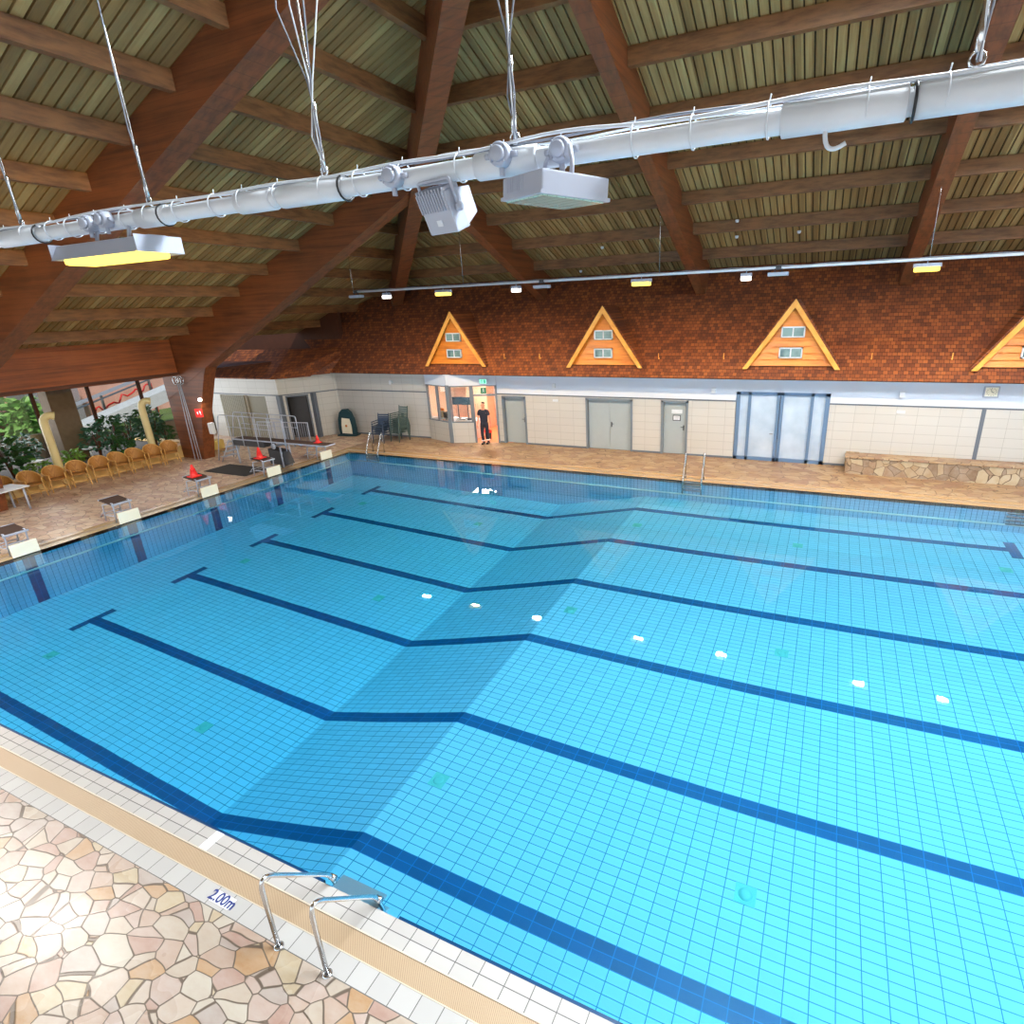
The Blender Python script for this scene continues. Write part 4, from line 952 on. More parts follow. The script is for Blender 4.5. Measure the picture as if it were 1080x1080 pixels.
# red sign + lamp on the post
o = empty('fire_sign', (-4.62,12.05,1.98), R(-60), 'small red square sign with white mark on the timber post', 'sign'); b = MB(); b.box(-.01,.0,-.14,.14,-.17,.17); b.build('sign_plate', M['red'], o)
b = MB(); b.tube([(.004,-.05,.05),(.004,-.05,-.06)], .018, 6); b.tube([(.004,.04,.08),(.004,.07,-.08)], .02, 6); b.build('white_symbol', M['white_paint'], o)
b = MB(); b.box(-.2,-.01,-.02,.02,-.03,.03); b.build('bracket', M['dark_grey'], o)
o = empty('wall_lamp', (-4.35,12.05,2.52), 0, 'bright round lamp on the timber post above the red sign', 'lamp'); b = MB(); b.lathe([(0,-.07),(.05,-.06),(.075,-.02),(.075,.02),(.05,.06),(0,.07)], 14); b.build('globe', M['e_white'], o); b = MB(); b.tube([(-.25,.1,.05),(-.05,0,.03)], .02, 6); b.build('arm', M['dark_grey'], o)
slot_light((-4.3,12.0,2.40), .15, .15, WHT, 12, name='post_lamp_light')
# rescue poles with hoops leaning on the post
for i,(y0,y1,l) in enumerate(((11.95,12.04,'left white rescue pole with a hoop leaning on the timber post'),(12.0,12.08,'middle white rescue pole leaning on the timber post'),(12.02,12.1,'right white rescue pole with a hoop leaning on the timber post'))):
    o = empty('rescue_pole', (-5.45,y0,0), 0, l, 'rescue pole', 'rescue poles leaning on the timber post'); dy = y1-y0
    b = MB(); b.tube([(.14*i,0,.0),(.1*i-.02,dy*.5,1.6),(.03*i,dy,3.1)], .017, 8); b.build('pole', M['lamp_white'], o)
    b = MB(); b.tube([(.03*i-.1+.1*i+.15*cos(a),dy,3.25+.15*sin(a)) for a in [2*pi*k/18 for k in range(18)]], .014, 6, closed=True); b.build('hoop', M['steel'], o)
# arched board in the corner
o = empty('display_board', (-2.55,17.65,0), R(8), 'dark teal arched board with cream panel and orange spot in the far wall corner', 'display board')
pts = [(-.42,0),(-.46,.35),(-.42,.8),(-.3,1.12),(-.12,1.27),(.1,1.27),(.28,1.12),(.4,.8),(.44,.35),(.42,0)]
b = MB(); b.prism(pts, 1, -.06, .12); b.rbox(-.5,.5,-.2,.25,0,.07,.02); b.build('board_body', plain('dark_teal_paint', srgb(22,62,72), .4), o)
b = MB(); b.prism([(-.28,.12),(.26,.1),(.27,.5),(.22,.82),(-.2,.86),(-.27,.5)], 1, -.085, -.06); b.build('cream_panel', M['pad'], o)
b = MB(); b.lathe([(0,0),(.06,0),(.06,.01),(0,.01)], 14, M=Matrix.Translation((0,-.086,.48)) @ Matrix.Rotation(R(90),4,'X')); b.build('orange_spot', M['orange_wood'], o)
# stacked garden chairs
def gchair(mat):
    o = empty('garden_chair', (0,0,0)); w = .27
    b = MB(); 
    for k in range(5): b.rbox(-w+.02+.105*k-.0,-w+.105*k+.1,-.25,.24,.40,.425,.006)
    b.rbox(-w,w,-.27,-.24,.38,.43,.008); b.build('seat', mat, o)
    b = MB()
    for k in range(5): b.rbox(-w+.02,w-.02,.255+.012*k,.28+.012*k,.5+.085*k,.565+.085*k,.006)
    b.build('backrest', mat, o)
    for s in (-1,1):
        b = MB(); b.tube(rounded([(s*w,-.3,0),(s*w,-.26,.64),(s*w,.26,.64)],.06), .018, 6); b.build('leg', mat, o)
        b = MB(); b.tube([(s*w,.34,0),(s*w,.25,.45),(s*w,.33,.95)], .018, 6); b.build('leg', mat, o)
        b = MB(); b.rbox(s*w-.03,s*w+.03,-.28,.26,.635,.66,.01); b.build('armrest', mat, o)
    return o
mA = plain('blue_grey_chair_plastic', srgb(58,74,98), .45, 0, .08); mB = plain('green_grey_chair_plastic', srgb(74,96,94), .45, 0, .08)
ords = ['lowest','second','third','fourth','fifth','sixth','seventh','eighth','topmost']
pa = gchair(mA); pb = gchair(mB)
def stack(pr, x, y, rz, n, dz, what, grp, first):
    for k in range(n):
        o = pr if (first and k == 0) else copy_tree(pr); o.location = (x+.004*k, y+.012*k, dz*k); o.rotation_euler = (0,0,rz)
        tag(o, '%s %s, %s of its stack' % (what[0], what[1], (ords[k] if k < n-1 else 'topmost')), 'chair', grp)
stack(pa, .1, 16.95, R(10), 4, .1, ('blue grey garden chair','in the left stack'), 'left stack of blue grey chairs', True)
stack(pb, .8, 17.35, R(-8), 8, .085, ('green grey garden chair','in the tall right stack'), 'right stack of green grey chairs', True)
# ------------------------------------------------------------------ person in the doorway
def skin(name, verts, edges, radii, mat, parent, sub=2):
    me = bpy.data.meshes.new(name); me.from_pydata([Vector(v) for v in verts], edges, []); ob = bpy.data.objects.new(name, me); COL.objects.link(ob)
    md = ob.modifiers.new('skin','SKIN')
    for i, r in enumerate(radii):
        sv = me.skin_vertices[0].data[i]; sv.radius = r if isinstance(r, tuple) else (r, r)
    me.skin_vertices[0].data[0].use_root = True; md.use_smooth_shade = True
    s2 = ob.modifiers.new('sub','SUBSURF'); s2.levels = sub; s2.render_levels = sub
    dg = bpy.context.evaluated_depsgraph_get(); dg.update(); m2 = bpy.data.meshes.new_from_object(ob.evaluated_get(dg)); bpy.data.objects.remove(ob)
    m2.materials.clear(); m2.materials.append(mat)
    for p in m2.polygons: p.use_smooth = True
    o = bpy.data.objects.new(name, m2); COL.objects.link(o)
    if parent is not None: o.parent = parent
    return o
SK = plain('skin', srgb(206,150,124), .5, 0, .04)
pr = empty('person', (5.05,17.82,0), R(10), 'person in dark polo shirt and dark trousers walking out of the office doorway', 'person')
# faces -y (towards the pool)
V = [(0,0,.95),(0,0,1.12),(0,.0,1.32),(0,.01,1.45),(0,-.005,1.54),(0,-.015,1.62),(0,-.02,1.70),(0,-.01,1.77),
     (-.19,.0,1.43),(-.25,-.0,1.16),(-.27,-.06,.93),(-.275,-.08,.86),
     (.19,.0,1.43),(.25,.0,1.16),(.265,.03,.93),(.27,.04,.86),
     (-.09,-.0,.88),(-.10,-.06,.50),(-.10,-.0,.10),(.09,.0,.88),(.09,.04,.50),(.08,.10,.12)]
E_ = [(0,1),(1,2),(2,3),(3,4),(4,5),(5,6),(6,7),(3,8),(8,9),(9,10),(10,11),(3,12),(12,13),(13,14),(14,15),(0,16),(16,17),(17,18),(0,19),(19,20),(20,21)]
Rr = [(.09,.07),(.10,.07),(.14,.10),(.09,.08),(.055,.055),(.075,.085),(.078,.095),(.05,.06),(.065,.065),(.045,.045),(.032,.03),(.03,.028),(.065,.065),(.045,.045),(.032,.03),(.03,.028),(.085,.09),(.06,.06),(.042,.042),(.085,.09),(.06,.06),(.042,.042)]
skin('body', V, E_, Rr, SK, pr)
nav = plain('dark_navy_cloth', srgb(30,34,52), .8, 0, .1)
skin('polo_shirt', [(0,0,.88),(0,0,1.08),(0,0,1.3),(0,.0,1.44),(-.19,0,1.43),(-.235,0,1.24),(.19,0,1.43),(.235,0,1.24)], [(0,1),(1,2),(2,3),(3,4),(4,5),(3,6),(6,7)], [(.185,.145),(.175,.135),(.19,.14),(.10,.10),(.085,.085),(.068,.068),(.085,.085),(.068,.068)], nav, pr)
skin('trousers', [(0,0,1.04),(0,0,.95),(-.09,0,.86),(-.10,-.06,.50),(-.10,.0,.14),(.09,0,.86),(.09,.04,.50),(.08,.10,.16)], [(0,1),(1,2),(2,3),(3,4),(1,5),(5,6),(6,7)], [(.15,.12),(.165,.13),(.105,.11),(.08,.08),(.065,.065),(.105,.11),(.08,.08),(.065,.065)], plain('dark_trouser_cloth', srgb(34,38,54), .8, 0, .1), pr)
for (x,y,n_) in ((-.10,0,'shoe'),(.08,.10,'shoe')):
    b = MB(); b.rbox(x-.05,x+.05,y-.18,y+.09,.004,.09,.035); b.rbox(x-.045,x+.045,y-.02,y+.08,.05,.13,.03); b.build(n_, M['black'], pr)
b = MB(); b.lathe([(.07,.15),(.085,.155),(.085,.19),(.07,.195)], 14, M=Matrix.Translation((-.10,0,0))); b.lathe([(.07,.17),(.085,.175),(.085,.21),(.07,.215)], 14, M=Matrix.Translation((.08,.098,0))); b.build('white_trouser_hem', M['white_paint'], pr)
b = MB()
for k in range(14): pass
hv = [(0,.0,1.73),(0,.03,1.79),(0,.05,1.74)]
skin('hair', [(0,-.03,1.79),(0,.03,1.795),(0,.075,1.72)], [(0,1),(1,2)], [(.07,.035),(.078,.045),(.07,.05)], plain('short_greying_hair', srgb(80,66,58), .8), pr)
b = MB()
for s in (-1,1):
    b.lathe([(0,-.009),(.007,-.006),(.009,0),(.007,.006),(0,.009)], 8, M=Matrix.Translation((s*.03,-.105,1.69)))
b.build('eyes', M['black'], pr)
b = MB(); b.prism([(-.012,1.64),(.012,1.64),(.006,1.68),(-.006,1.68)],1,-.13,-.1); b.build('nose', SK, pr)
b = MB(); b.box(-.022,.022,-.105,-.098,1.608,1.616); b.build('mouth', plain('lips', srgb(150,84,76), .5), pr)
b = MB()
for s in (-1,1): b.lathe([(0,-.03),(.014,-.02),(.016,0),(.012,.025),(0,.03)], 8, M=Matrix.Translation((s*.082,-.01,1.675)))
b.build('ears', SK, pr)
def hand(x,y,z,s):
    vs=[(x,y,z),(x,y-.01,z-.045),(x,y-.012,z-.085)]; ed=[(0,1),(1,2)]; rd=[(.024,.02),(.03,.036),(.02,.034)]
    o=skin('hand', vs, ed, rd, SK, pr, 1)
    for k,(dy,ln) in enumerate(((-.036,.065),(-.014,.08),(.008,.075),(.028,.06))):
        skin('finger', [(x,y+dy-.01,z-.08),(x-.004*s,y+dy-.014,z-.08-ln*.55),(x-.018*s,y+dy-.016,z-.08-ln)], [(0,1),(1,2)], [.0095,.009,.0075], SK, o, 1)
    skin('thumb', [(x-.006*s,y-.035,z-.04),(x-.018*s,y-.062,z-.075),(x-.022*s,y-.068,z-.105)], [(0,1),(1,2)], [.012,.011,.009], SK, o, 1)
hand(-.275,-.085,.86,-1); hand(.27,.035,.86,1)
# ------------------------------------------------------------------ west planter, windows, garden
b = MB(); b.box(-7.0,-6.55,-7,12.95,0,.5); b.box(-10.7,-6.55,12.65,12.95,0,.5); o = b.build('planter_wall', plain('yellow_sandstone_wall', srgb(214,180,120), .8, 0, .25, 2.5, .4)); tag(o, 'low yellowish stone planter wall behind the row of wicker chairs', 'planter')
b = MB(); b.rbox(-7.03,-6.5,-7,12.98,.5,.54,.012); b.build('capping', plain('sandstone_capping', srgb(222,194,140), .7, 0, .2, 3), o)
b = MB(); b.rbox(-6.75,-6.3,13.0,13.95,0,.42,.06); tag(b.build('stone_block', plain('yellow_sandstone_block', srgb(220,190,110), .8, 0, .2, 3)), 'yellow stone block at the foot of the timber post', 'stone')
b = MB(); b.box(-10.7,-7.0,-7,12.65,.0,.40); tag(b.build('planter_soil', plain('dark_planter_soil', srgb(44,32,24), .95, 0, .4, 8, .5)), 'dark earth filling the long planter', 'soil', kind='stuff')
# glazing at x = -10.9
b = MB(); XW = -10.95
st(MB().box(XW-.15,XW,-9.6,18.5,0,.9), 'wall_west', plain('grey_sill_wall', srgb(120,112,104), .8))
st(MB().box(XW-.15,XW,12.9,18.5,.9,3.1) if False else MB().box(XW-.15,XW,15.9,18.5,.9,3.1), 'wall_west_end', M['brownwall'])
st(MB().box(XW-.15,XW+.1,-9.6,18.5,2.95,3.46), 'wall_west_head', M['brownwall'])
w3 = empty('window_3'); w3['kind']='structure'
for i,yy in enumerate((-9.5,-6.5,-3.5,-.5,2.4,5.0,7.3,9.62,11.62,13.7,15.85)):
    b = MB(); b.box(XW-.12,XW+.02,yy-.05,yy+.05,.9,2.95); b.build('mullion', M['redframe'] if 'redframe' in M else M['brownwall'], w3)
b = MB(); b.box(XW-.1,XW-.085,-9.6,15.9,.9,2.95); b.build('window_pane', M['glass'], w3)
# outside
st(MB().box(-60,XW-.15,-40,60,-.4,-.05), 'ground', plain('lawn_ground', srgb(96,130,60), .9, 0, .4, .8))
b = MB(); 
for i in range(26):
    y0 = -14+i*2.2; 
b.prism([(-30,-.1),(30,-.1),(30,5.5),(22,5.0),(17,4.6),(14.2,4.2),(13.8,1.2),(9,.9),(-4,.8),(-30,1.0)], 0, -24, -22.5)
bm_ = b.build('garden_bank', plain('pinkish_rock_bank', srgb(226,168,150), .9, 0, .3, .9, .5)); tag(bm_, 'pinkish rocky bank outside the windows behind the water slide', 'rock bank')
# red painted wavy rail before the bank
b = MB(); b.tube([(-18.2,15.2+.13*i,.95+.045*i+.22*sin(i*1.15)*(.5+.5*sin(i*.7))) for i in range(26)], .05, 8); b.tube([(-18.2,15.2,0),(-18.2,15.2,.95)],.04,6); b.tube([(-18.2,18.45,0),(-18.2,18.45,2.1)],.04,6); tag(b.build('curved_rail', M['red']), 'red wavy rail outside beyond the water slide', 'rail')
# water slide
o = empty('water_slide', (-15,9,0), 0, 'long white sloping water slide trough outside the windows', 'water slide')
b = MB(); pa_, pb_ = Vector((0,2.6,.25)), Vector((0,14,3.3)); b.beam(pa_, pb_, .9, .12); b.beam(pa_+Vector((.45,0,.3)), pb_+Vector((.45,0,.3)), .07, .62); b.beam(pa_+Vector((-.45,0,.35)), pb_+Vector((-.45,0,.35)), .07, .6); b.build('trough', M['white_paint'], o)
for k in range(4): b = MB(); b.box(-.1,.1,4.0+3*k,4.2+3*k,-.1,.45+.8*k); b.build('support_post', M['steel'], o)
o = empty('outdoor_stair', (-17.3,8,0), 0, 'white and grey sloping stair rail outside the windows above the slide', 'stair')
b = MB(); b.beam((0,4.4,1.25),(0,14,3.8),.1,.16); b.build('stringer', M['lamp_white'], o); b = MB(); b.beam((.15,4.4,1.02),(.15,14,3.55),.08,.08); b.build('lower_rail', M['wall_band'], o)
for k in range(4): b = MB(); b.box(-.05,.05,4.6+2.6*k,4.7+2.6*k,-.1,1.2+.68*k); b.build('stair_post', M['steel'], o)
b = MB(); b.box(-21.5,-19.6,13.0,15.4,-.1,3.8); tag(b.build('stone_tower', plain('grey_stone_tower_wall', srgb(150,146,150), .9, 0, .3, 1.2)), 'grey stone building corner outside, left of the slide', 'building')
b = MB(); b.box(-18.6,-14.2,5.0,10.8,-.05,.05); tag(b.build('outdoor_pool', plain('pale_blue_water', srgb(120,180,230), .15)), 'light blue outdoor pool surface beyond the left window', 'outdoor pool')
b = MB(); b.box(-12.1,-11.9,-5,10.2,-.05,1.2); tag(b.build('garden_wall', plain('beige_garden_wall', srgb(206,186,160), .8, 0, .2, 1.5)), 'low beige garden wall just outside the windows', 'wall')
# foliage
def leaf_mat(name, c1, c2):
    t = NT(name); nz = t.noise(t.obj(), 7, 2); t.bsdf(t.mix(nz, c1, c2), .45); return t.m
LM = [leaf_mat('dark_green_leaf', srgb(20,52,24), srgb(56,104,50)), leaf_mat('blue_green_leaf', srgb(22,56,44), srgb(70,120,92)), leaf_mat('bright_green_leaf', srgb(60,110,36), srgb(130,170,70)), leaf_mat('tree_leaf', srgb(90,150,70), srgb(170,210,120))]
def foliage(mb, n, rx, ry, h, ls, seed, z0=.0, cup=.3, rnd_=None):
    rd = random.Random(seed)
    for i in range(n):
        a = rd.uniform(0,2*pi); rr = rd.uniform(.15,1)**.5; zz = rd.uniform(0,1)
        sp = sin(pi*min(1,zz*.9+.1))**.6
        c = Vector((rx*rr*cos(a)*sp, ry*rr*sin(a)*sp, z0+zz*h)); L_ = ls*rd.uniform(.7,1.3)
        Mx = Matrix.Translation(c) @ Euler((rd.uniform(-1,1)*.9, rd.uniform(-1,1)*.9, a+rd.uniform(-.6,.6))).to_matrix().to_4x4()
        w = L_*.28
        mb.add([(0,0,0),(L_*.35,-w,cup*w),(L_*.75,-w*.7,cup*w*.4),(L_,0,-cup*w),(L_*.75,w*.7,cup*w*.4),(L_*.35,w,cup*w),(L_*.5,0,0)], [(0,1,6,5),(1,2,3,6),(6,3,4,5)], 0, False, Mx)
def plant(x, y, z, h, r, ls, n, mi, label, name='leafy_plant', trunk=.25, grp='plants in the long planter', cat='plant'):
    o = empty(name, (x,y,z), 0, label, cat, grp); rd = random.Random(int(x*77+y*31))
    b = MB()
    for k in range(4):
        a = rd.uniform(0,6.28); b.tube([(0,0,-.02),(r*.2*cos(a),r*.2*sin(a),h*.4),(r*.5*cos(a),r*.5*sin(a),h*.85)], [.03*h,.018*h,.008*h], 6)
    b.build('stems', M['brownwall'], o)
    b = MB(); foliage(b, n, r, r, h*(1-trunk), ls, int(x*13+y*7), h*trunk); b.build('leaves', LM[mi], o, recalc=False); return o
pl = [(-7.9,7.05,1.35,.55,.30,150,0,'broad leafed dark plant left of the left cream pipe'),(-8.2,6.2,1.1,.5,.3,110,0,'dark plant at the left edge of the planter'),
      (-7.6,7.7,.5,.35,.18,90,2,'low light green plant at the foot of the left cream pipe'),(-7.7,8.8,.55,.45,.2,90,2,'low green plant just right of the left cream pipe'),
      (-8.0,9.9,1.35,.5,.2,170,1,'tall airy blue green plant right of the rough pillar'),(-8.3,10.6,1.5,.55,.2,170,0,'dense dark plant left of the right cream pipe'),
      (-7.5,10.5,.7,.45,.2,120,0,'low dark plant behind the middle wicker chairs'),(-8.4,11.3,1.5,.6,.22,190,1,'dark bushy plant directly behind the right cream pipe'),
      (-7.9,12.0,1.35,.5,.2,190,1,'dark green bush right of the right cream pipe'),(-8.9,12.4,1.6,.65,.22,190,0,'dark bush in the planter corner by the timber post'),(-7.7,12.35,.9,.35,.18,110,0,'small dark bush at the planter corner'),
      (-9.6,8.3,1.2,.5,.25,110,1,'plant behind the left cream pipe near the glass'),(-7.8,4.6,1.3,.55,.28,120,0,'dark plant beyond the left picture edge')]
for (x,y,h,r,ls,n,mi,l) in pl: plant(x,y,.4,h,r*.86,ls,n,mi,l)
for i,(x,y,h,r,l) in enumerate(((-20.5,10.6,4.2,1.35,'light green tree outside nearest the grey stone corner'),(-20.3,6.9,4.5,1.4,'light green tree outside at the left picture edge'),(-20,3.0,5,1.5,'light green tree outside, hidden left of the picture'),(-18.6,12.3,2.0,.5,'small green shrub outside left of the grey stone corner'))):
    plant(x,y,-.1,h,r,.6,460,3,l,'garden_tree',.15,'trees outside the windows','tree')
# cream air pipes
def airpipe(x,y,label, rz):
    o = empty('air_pipe', (x,y,.4), rz, label, 'air pipe', 'cream air pipes in the planter')
    b = MB(); b.tube([(0,0,0),(0,0,1.75)] + bez((0,0,1.75),(0,0,2.02),(.24,0,2.05),8)[1:] + [(.32,0,2.02)], .13, 18, caps=False); b.tube([(.3,0,2.02),(.34,0,2.01)], .145, 18, caps=False); b.build('pipe_body', M['cream'], o)
    b = MB(); b.lathe([(0,0),(.118,0),(.118,.01),(0,.01)], 16, M=Matrix.Translation((.30,0,2.02)) @ Matrix.Rotation(R(90),4,'Y')); b.build('outlet_grille', M['olive_door'], o)
    b = MB(); b.lathe([(.132,.0),(.15,.0),(.15,.05),(.132,.05)], 18); b.build('collar', M['cream'], o)
airpipe(-7.3,8.15,'left cream pipe with bent top rising behind the wicker chairs', R(60)); airpipe(-7.3,11.5,'right cream pipe with bent top rising behind the wicker chairs', R(70))
# white flat stones / ledges among the plants
for i,(x,y,l) in enumerate(((-7.55,7.6,'small white plate among the plants left of the left cream pipe'),(-8.0,9.6,'small white plate among the plants right of the rough pillar'))):
    b = MB(); b.lathe([(0,.0),(.22,.0),(.25,.03),(.22,.04),(0,.03)], 16); b.tube([(0,0,0),(0,0,-.45)], .03, 6); o = b.build('bird_bath', M['white_paint']); o.location=(x,y,.88); tag(o,l,'plate','white plates among the plants')
# wicker chairs
t = NT('woven_rattan'); p = t.obj(); wv = t('TexWave', {'Vector': p, 'Scale': 22, 'Distortion': 1.5, 'Detail': 1}).outputs[1]; wv2 = t('TexWave', {'Vector': p, 'Scale': 22, 'Distortion': 1.5}, bands_direction='Z').outputs[1]
m_ = t.math('MULTIPLY', wv, wv2); t.bsdf(t.mix(m_, srgb(160,108,50), srgb(206,156,88)), .55, 0, bump=m_, bstr=.5, bdist=.006); M['rattan'] = t.m
M['rattan_frame'] = plain('rattan_cane', srgb(206,160,92), .45, 0, .1, 10)
def wchair():
    o = empty('wicker_chair', (0,0,0)) # faces +x
    b = MB(); b.lathe([(0,.40),(.2,.405),(.26,.42),(.27,.44),(.25,.455),(0,.45)], 20, M=Matrix.Diagonal((1,1.02,1,1))); b.build('seat', M['rattan'], o)
    # barrel back sweeping into arms
    b = MB(); N = 22; vs = []; fs = []
    for i in range(N+1):
        a = R(48 + 264*i/N); k = -cos(a)     # a=180 -> back
        kk = max(0, k); ht = .62 + .24*kk**1.2 ; rr = .275 + .05*kk
        for (q, z) in ((0,.44),(.35,.44+(ht-.44)*.4),(.8,.44+(ht-.44)*.8),(1,ht)):
            r_ = rr + .03*q; vs.append((r_*cos(a)*1.0, r_*sin(a), z))
    for i in range(N):
        for j in range(3):
            A = i*4+j; fs.append((A,A+4,A+5,A+1))
    o_ = len(vs); inner = [(v[0]*.93, v[1]*.93, v[2]) for v in vs]; vs2 = vs+inner; fs2 = fs + [tuple(x+o_ for x in f[::-1]) for f in fs]
    b.add(vs2, fs2, 0, True); b.build('backrest', M['rattan'], o)
    b = MB(); rim = []
    for i in range(N+1):
        a = R(48+264*i/N); kk = max(0,-cos(a)); rim.append(((.30+.05*kk)*cos(a),(.30+.05*kk)*sin(a),.625+.24*kk**1.2))
    b.tube([(rim[0][0]+.03,rim[0][1],.42)]+rim+[(rim[-1][0]+.03,rim[-1][1],.42)], .02, 8); b.build('arm_rim', M['rattan_frame'], o)
    for (x,y) in ((.2,.22),(.2,-.22),(-.2,.2),(-.2,-.2)):
        b = MB(); b.tube([(x,y,.42),(x*1.2,y*1.1,.0)], [.02,.016], 8); b.build('leg', M['rattan_frame'], o)
    b = MB(); b.tube([(.22,.23,.18),(-.22,.21,.18)], .012, 6); b.tube([(.22,-.23,.18),(-.22,-.21,.18)], .012, 6); b.tube([(.22,.23,.2),(.22,-.23,.2)], .012, 6); b.build('stretcher', M['rattan_frame'], o)
    return o
wc = wchair(); names_ = ['wicker armchair half hidden behind the white table at the left edge','wicker armchair touching the white table, leftmost fully seen','wicker armchair in front of the left cream pipe','wicker armchair just right of the left cream pipe','wicker armchair fourth left of the right cream pipe\'s foot','wicker armchair third left of the right cream pipe\'s foot','wicker armchair second left of the right cream pipe','wicker armchair in front of the right cream pipe','last wicker armchair of the row, nearest the timber post']
names_[4] = 'middle wicker armchair of the row between the two cream pipes'; names_[5] = 'wicker armchair right of the middle one of the row'
ys_ = [5.95,6.72,7.42,8.12,8.82,9.5,10.12,10.75,11.42]
for i,y in enumerate(ys_):
    o = wc if i == 0 else copy_tree(wc); o.location = (-6.08+.02*((i*5)%3), y, 0); o.rotation_euler = (0,0,R(-14+6*((i*7)%4)-8)); tag(o, names_[i], 'chair', 'wicker armchairs along the planter')
# white table at the left edge
o = empty('table', (-4.85,5.25,0), R(8), 'white rectangular table at the left picture edge beside the wicker chairs', 'table')
b = MB(); b.rbox(-.45,.45,-.85,.75,.71,.75,.012); b.build('table_top', M['white_paint'], o)
for sx in (-1,1):
    for y_ in (-.7,.6): b = MB(); b.tube([(sx*.36,y_,0),(sx*.36,y_,.71)], .03, 8); b.build('leg', M['lamp_white'], o)
# ------------------------------------------------------------------ camera
cd = bpy.data.cameras.new('camera'); cam = bpy.data.objects.new('camera', cd); COL.objects.link(cam)
CP = Vector((18.2315,-2.7467,5.4715)); ya, pt, ro = 1.9991208, -.3464, -.0370
_f = Vector((cos(pt)*cos(ya), cos(pt)*sin(ya), sin(pt))); _r = _f.cross(Vector((0,0,1))).normalized(); _u = _r.cross(_f)
r2 = _r*cos(ro) + _u*sin(ro); u2 = -_r*sin(ro) + _u*cos(ro)
cam.matrix_world = Matrix(((r2.x,u2.x,-_f.x,CP.x),(r2.y,u2.y,-_f.y,CP.y),(r2.z,u2.z,-_f.z,CP.z),(0,0,0,1)))
cd.sensor_width = 36; cd.lens = 36*599.4008/1080; cd.shift_x = -59.3068/1080; cd.clip_start = .05; cd.clip_end = 300
sc.camera = cam
# ------------------------------------------------------------------ light
wd = bpy.data.worlds.new('sky'); sc.world = wd; wd.use_nodes = True; nt = wd.node_tree; bg = nt.nodes['Background']
sky = nt.nodes.new('ShaderNodeTexSky'); sky.sky_type = 'HOSEK_WILKIE'; sky.turbidity = 6; sky.sun_direction = Vector((-.4,-.5,.75)).normalized()
nt.links.new(sky.outputs[0], bg.inputs[0]); bg.inputs[1].default_value = SKY
def area(name, loc, direction, sx, sy, watts, col, spread=180, caustic=False):
    l = bpy.data.lights.new(name, 'AREA'); l.shape = 'RECTANGLE'; l.size = sx; l.size_y = sy; l.energy = watts; l.color = col; l.spread = R(spread)
    o = bpy.data.objects.new(name, l); COL.objects.link(o); o.location = loc
    o.rotation_euler = Vector(direction).to_track_quat('-Z','Y').to_euler(); return o
# daylight at the south and west windows; east light added, its wall is solid
area('daylight_south', (11,-9.3,3.6), (0,1,-.05), 40, 5.8, P_SOUTH, (.86,.94,1))
area('daylight_west', (-10.7,5,1.8), (1,0,.1), 20, 2.8, P_WEST, (.9,.96,1))
area('added_east_light', (32.8,7,4), (-1,0,-.05), 20, 6, P_EAST, (.88,.95,1))
area('added_ridge_light', (23.5,RY,zA(RY+SKW)+1.75), (0,0,-1), 15.2, 2.95, P_RIDGE, (.88,.95,1))  # unseen overhead light added to brighten the pool
sl = bpy.data.lights.new('sun','SUN'); sl.energy = 3.0; sl.angle = .05; sl.color = (1,.95,.88); so = bpy.data.objects.new('sun', sl); COL.objects.link(so); so.rotation_euler = Vector((-.75,.45,-.75)).to_track_quat('-Z','Y').to_euler()
sp = bpy.data.lights.new('yellow_lamp_beam','SPOT'); sp.energy = 3600; sp.color = (1,.66,.1); sp.spot_size = R(46); sp.spot_blend = 1; sp.shadow_soft_size = .1; spo = bpy.data.objects.new('yellow_lamp_beam', sp); COL.objects.link(spo); spo.location = (13.2,.2,5.85); spo.rotation_euler = (Vector((-3,9,4.9))-Vector((13.2,.2,5.85))).to_track_quat('-Z','Y').to_euler()
# ------------------------------------------------------------------ colour / render settings
vs = sc.view_settings; sc.display_settings.display_device = 'sRGB'; vs.view_transform = 'Standard'; vs.look = 'None'; vs.gamma = 1; vs.exposure = EXPO; vs.use_curve_mapping = False
cy = sc.cycles
cy.use_denoising = True; cy.denoiser = 'OPENIMAGEDENOISE'; cy.denoising_input_passes = 'RGB_ALBEDO_NORMAL'; cy.denoising_prefilter = 'ACCURATE'
cy.max_bounces = 12; cy.diffuse_bounces = 4; cy.glossy_bounces = 5; cy.transmission_bounces = 8; cy.transparent_max_bounces = 16; cy.volume_bounces = 0
cy.caustics_refractive = True; cy.caustics_reflective = False; cy.blur_glossy = .0
cy.sample_clamp_indirect = 6; cy.use_adaptive_sampling = True; cy.adaptive_threshold = .02
for p_ in wat.data.polygons: p_.use_smooth = True
if MNEE:
    for o in list(bpy.data.objects):
        if o.type == 'LIGHT': o.data.cycles.is_caustics_light = o.location.z > 4
    wat.cycles.is_caustics_caster = True
    for o in bpy.data.objects:
        if o.name.startswith(('floor_inlet','pool_ladder','recessed')):
            for c_ in o.children:
                c_.cycles.is_caustics_receiver = True
    for n_ in ('floor_pool','wall_pool_west','wall_pool_east','wall_pool_south','wall_pool_north','trim_1'): bpy.data.objects[n_].cycles.is_caustics_receiver = True
cy.diffuse_bounces = 8; cy.max_bounces = 16; cy.transmission_bounces = 12
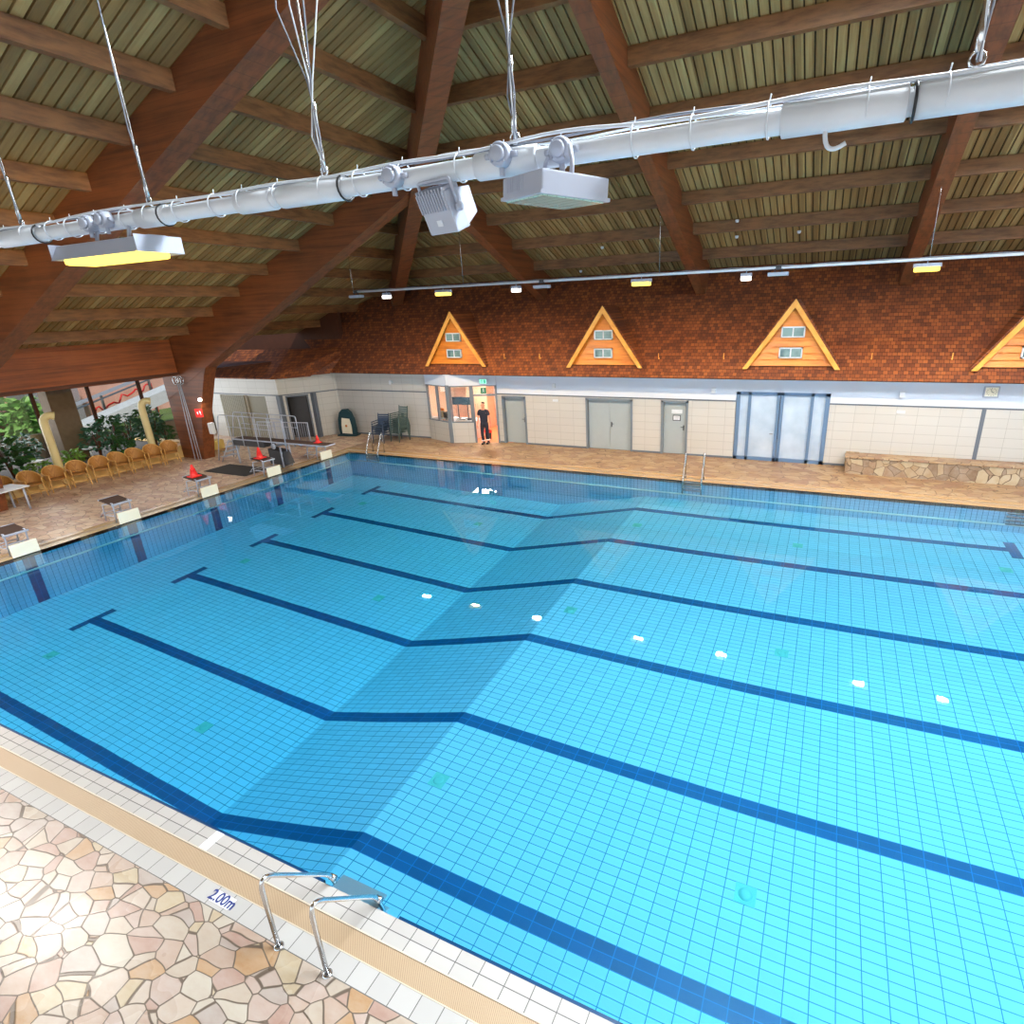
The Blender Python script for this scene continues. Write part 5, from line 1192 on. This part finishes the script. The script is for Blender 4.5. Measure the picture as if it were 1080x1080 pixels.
# ------------------------------------------------------------------ camera
cd = bpy.data.cameras.new('camera'); cam = bpy.data.objects.new('camera', cd); COL.objects.link(cam)
CP = Vector((18.2315,-2.7467,5.4715)); ya, pt, ro = 1.9991208, -.3464, -.0370
_f = Vector((cos(pt)*cos(ya), cos(pt)*sin(ya), sin(pt))); _r = _f.cross(Vector((0,0,1))).normalized(); _u = _r.cross(_f)
r2 = _r*cos(ro) + _u*sin(ro); u2 = -_r*sin(ro) + _u*cos(ro)
cam.matrix_world = Matrix(((r2.x,u2.x,-_f.x,CP.x),(r2.y,u2.y,-_f.y,CP.y),(r2.z,u2.z,-_f.z,CP.z),(0,0,0,1)))
cd.sensor_width = 36; cd.lens = 36*599.4008/1080; cd.shift_x = -59.3068/1080; cd.clip_start = .05; cd.clip_end = 300
sc.camera = cam
# ------------------------------------------------------------------ light
wd = bpy.data.worlds.new('sky'); sc.world = wd; wd.use_nodes = True; nt = wd.node_tree; bg = nt.nodes['Background']
sky = nt.nodes.new('ShaderNodeTexSky'); sky.sky_type = 'HOSEK_WILKIE'; sky.turbidity = 6; sky.sun_direction = Vector((-.4,-.5,.75)).normalized()
nt.links.new(sky.outputs[0], bg.inputs[0]); bg.inputs[1].default_value = SKY
def area(name, loc, direction, sx, sy, watts, col, spread=180, caustic=False):
    l = bpy.data.lights.new(name, 'AREA'); l.shape = 'RECTANGLE'; l.size = sx; l.size_y = sy; l.energy = watts; l.color = col; l.spread = R(spread)
    o = bpy.data.objects.new(name, l); COL.objects.link(o); o.location = loc
    o.rotation_euler = Vector(direction).to_track_quat('-Z','Y').to_euler(); return o
# south and west window daylight again; east light added before a windowless wall
area('daylight_south', (11,-9.3,3.6), (0,1,-.05), 40, 5.8, P_SOUTH, (.86,.94,1))
area('daylight_west', (-10.7,5,1.8), (1,0,.1), 20, 2.8, P_WEST, (.9,.96,1))
area('added_east_light', (32.8,7,4), (-1,0,-.05), 20, 6, P_EAST, (.88,.95,1))
area('added_ridge_light', (20.5,RY,12.9), (0,.05,-1), 24, 3.0, P_RIDGE, (.86,.95,1))  # another unseen overhead light added above the pool
# ------------------------------------------------------------------ colour / render settings
vs = sc.view_settings; sc.display_settings.display_device = 'sRGB'; vs.view_transform = 'Standard'; vs.look = 'None'; vs.gamma = 1; vs.exposure = EXPO; vs.use_curve_mapping = False
cy = sc.cycles
cy.use_denoising = True; cy.denoiser = 'OPENIMAGEDENOISE'; cy.denoising_input_passes = 'RGB_ALBEDO_NORMAL'; cy.denoising_prefilter = 'ACCURATE'
cy.max_bounces = 12; cy.diffuse_bounces = 4; cy.glossy_bounces = 5; cy.transmission_bounces = 8; cy.transparent_max_bounces = 16; cy.volume_bounces = 0
cy.caustics_refractive = True; cy.caustics_reflective = False; cy.blur_glossy = .0
cy.sample_clamp_indirect = 6; cy.use_adaptive_sampling = True; cy.adaptive_threshold = .02
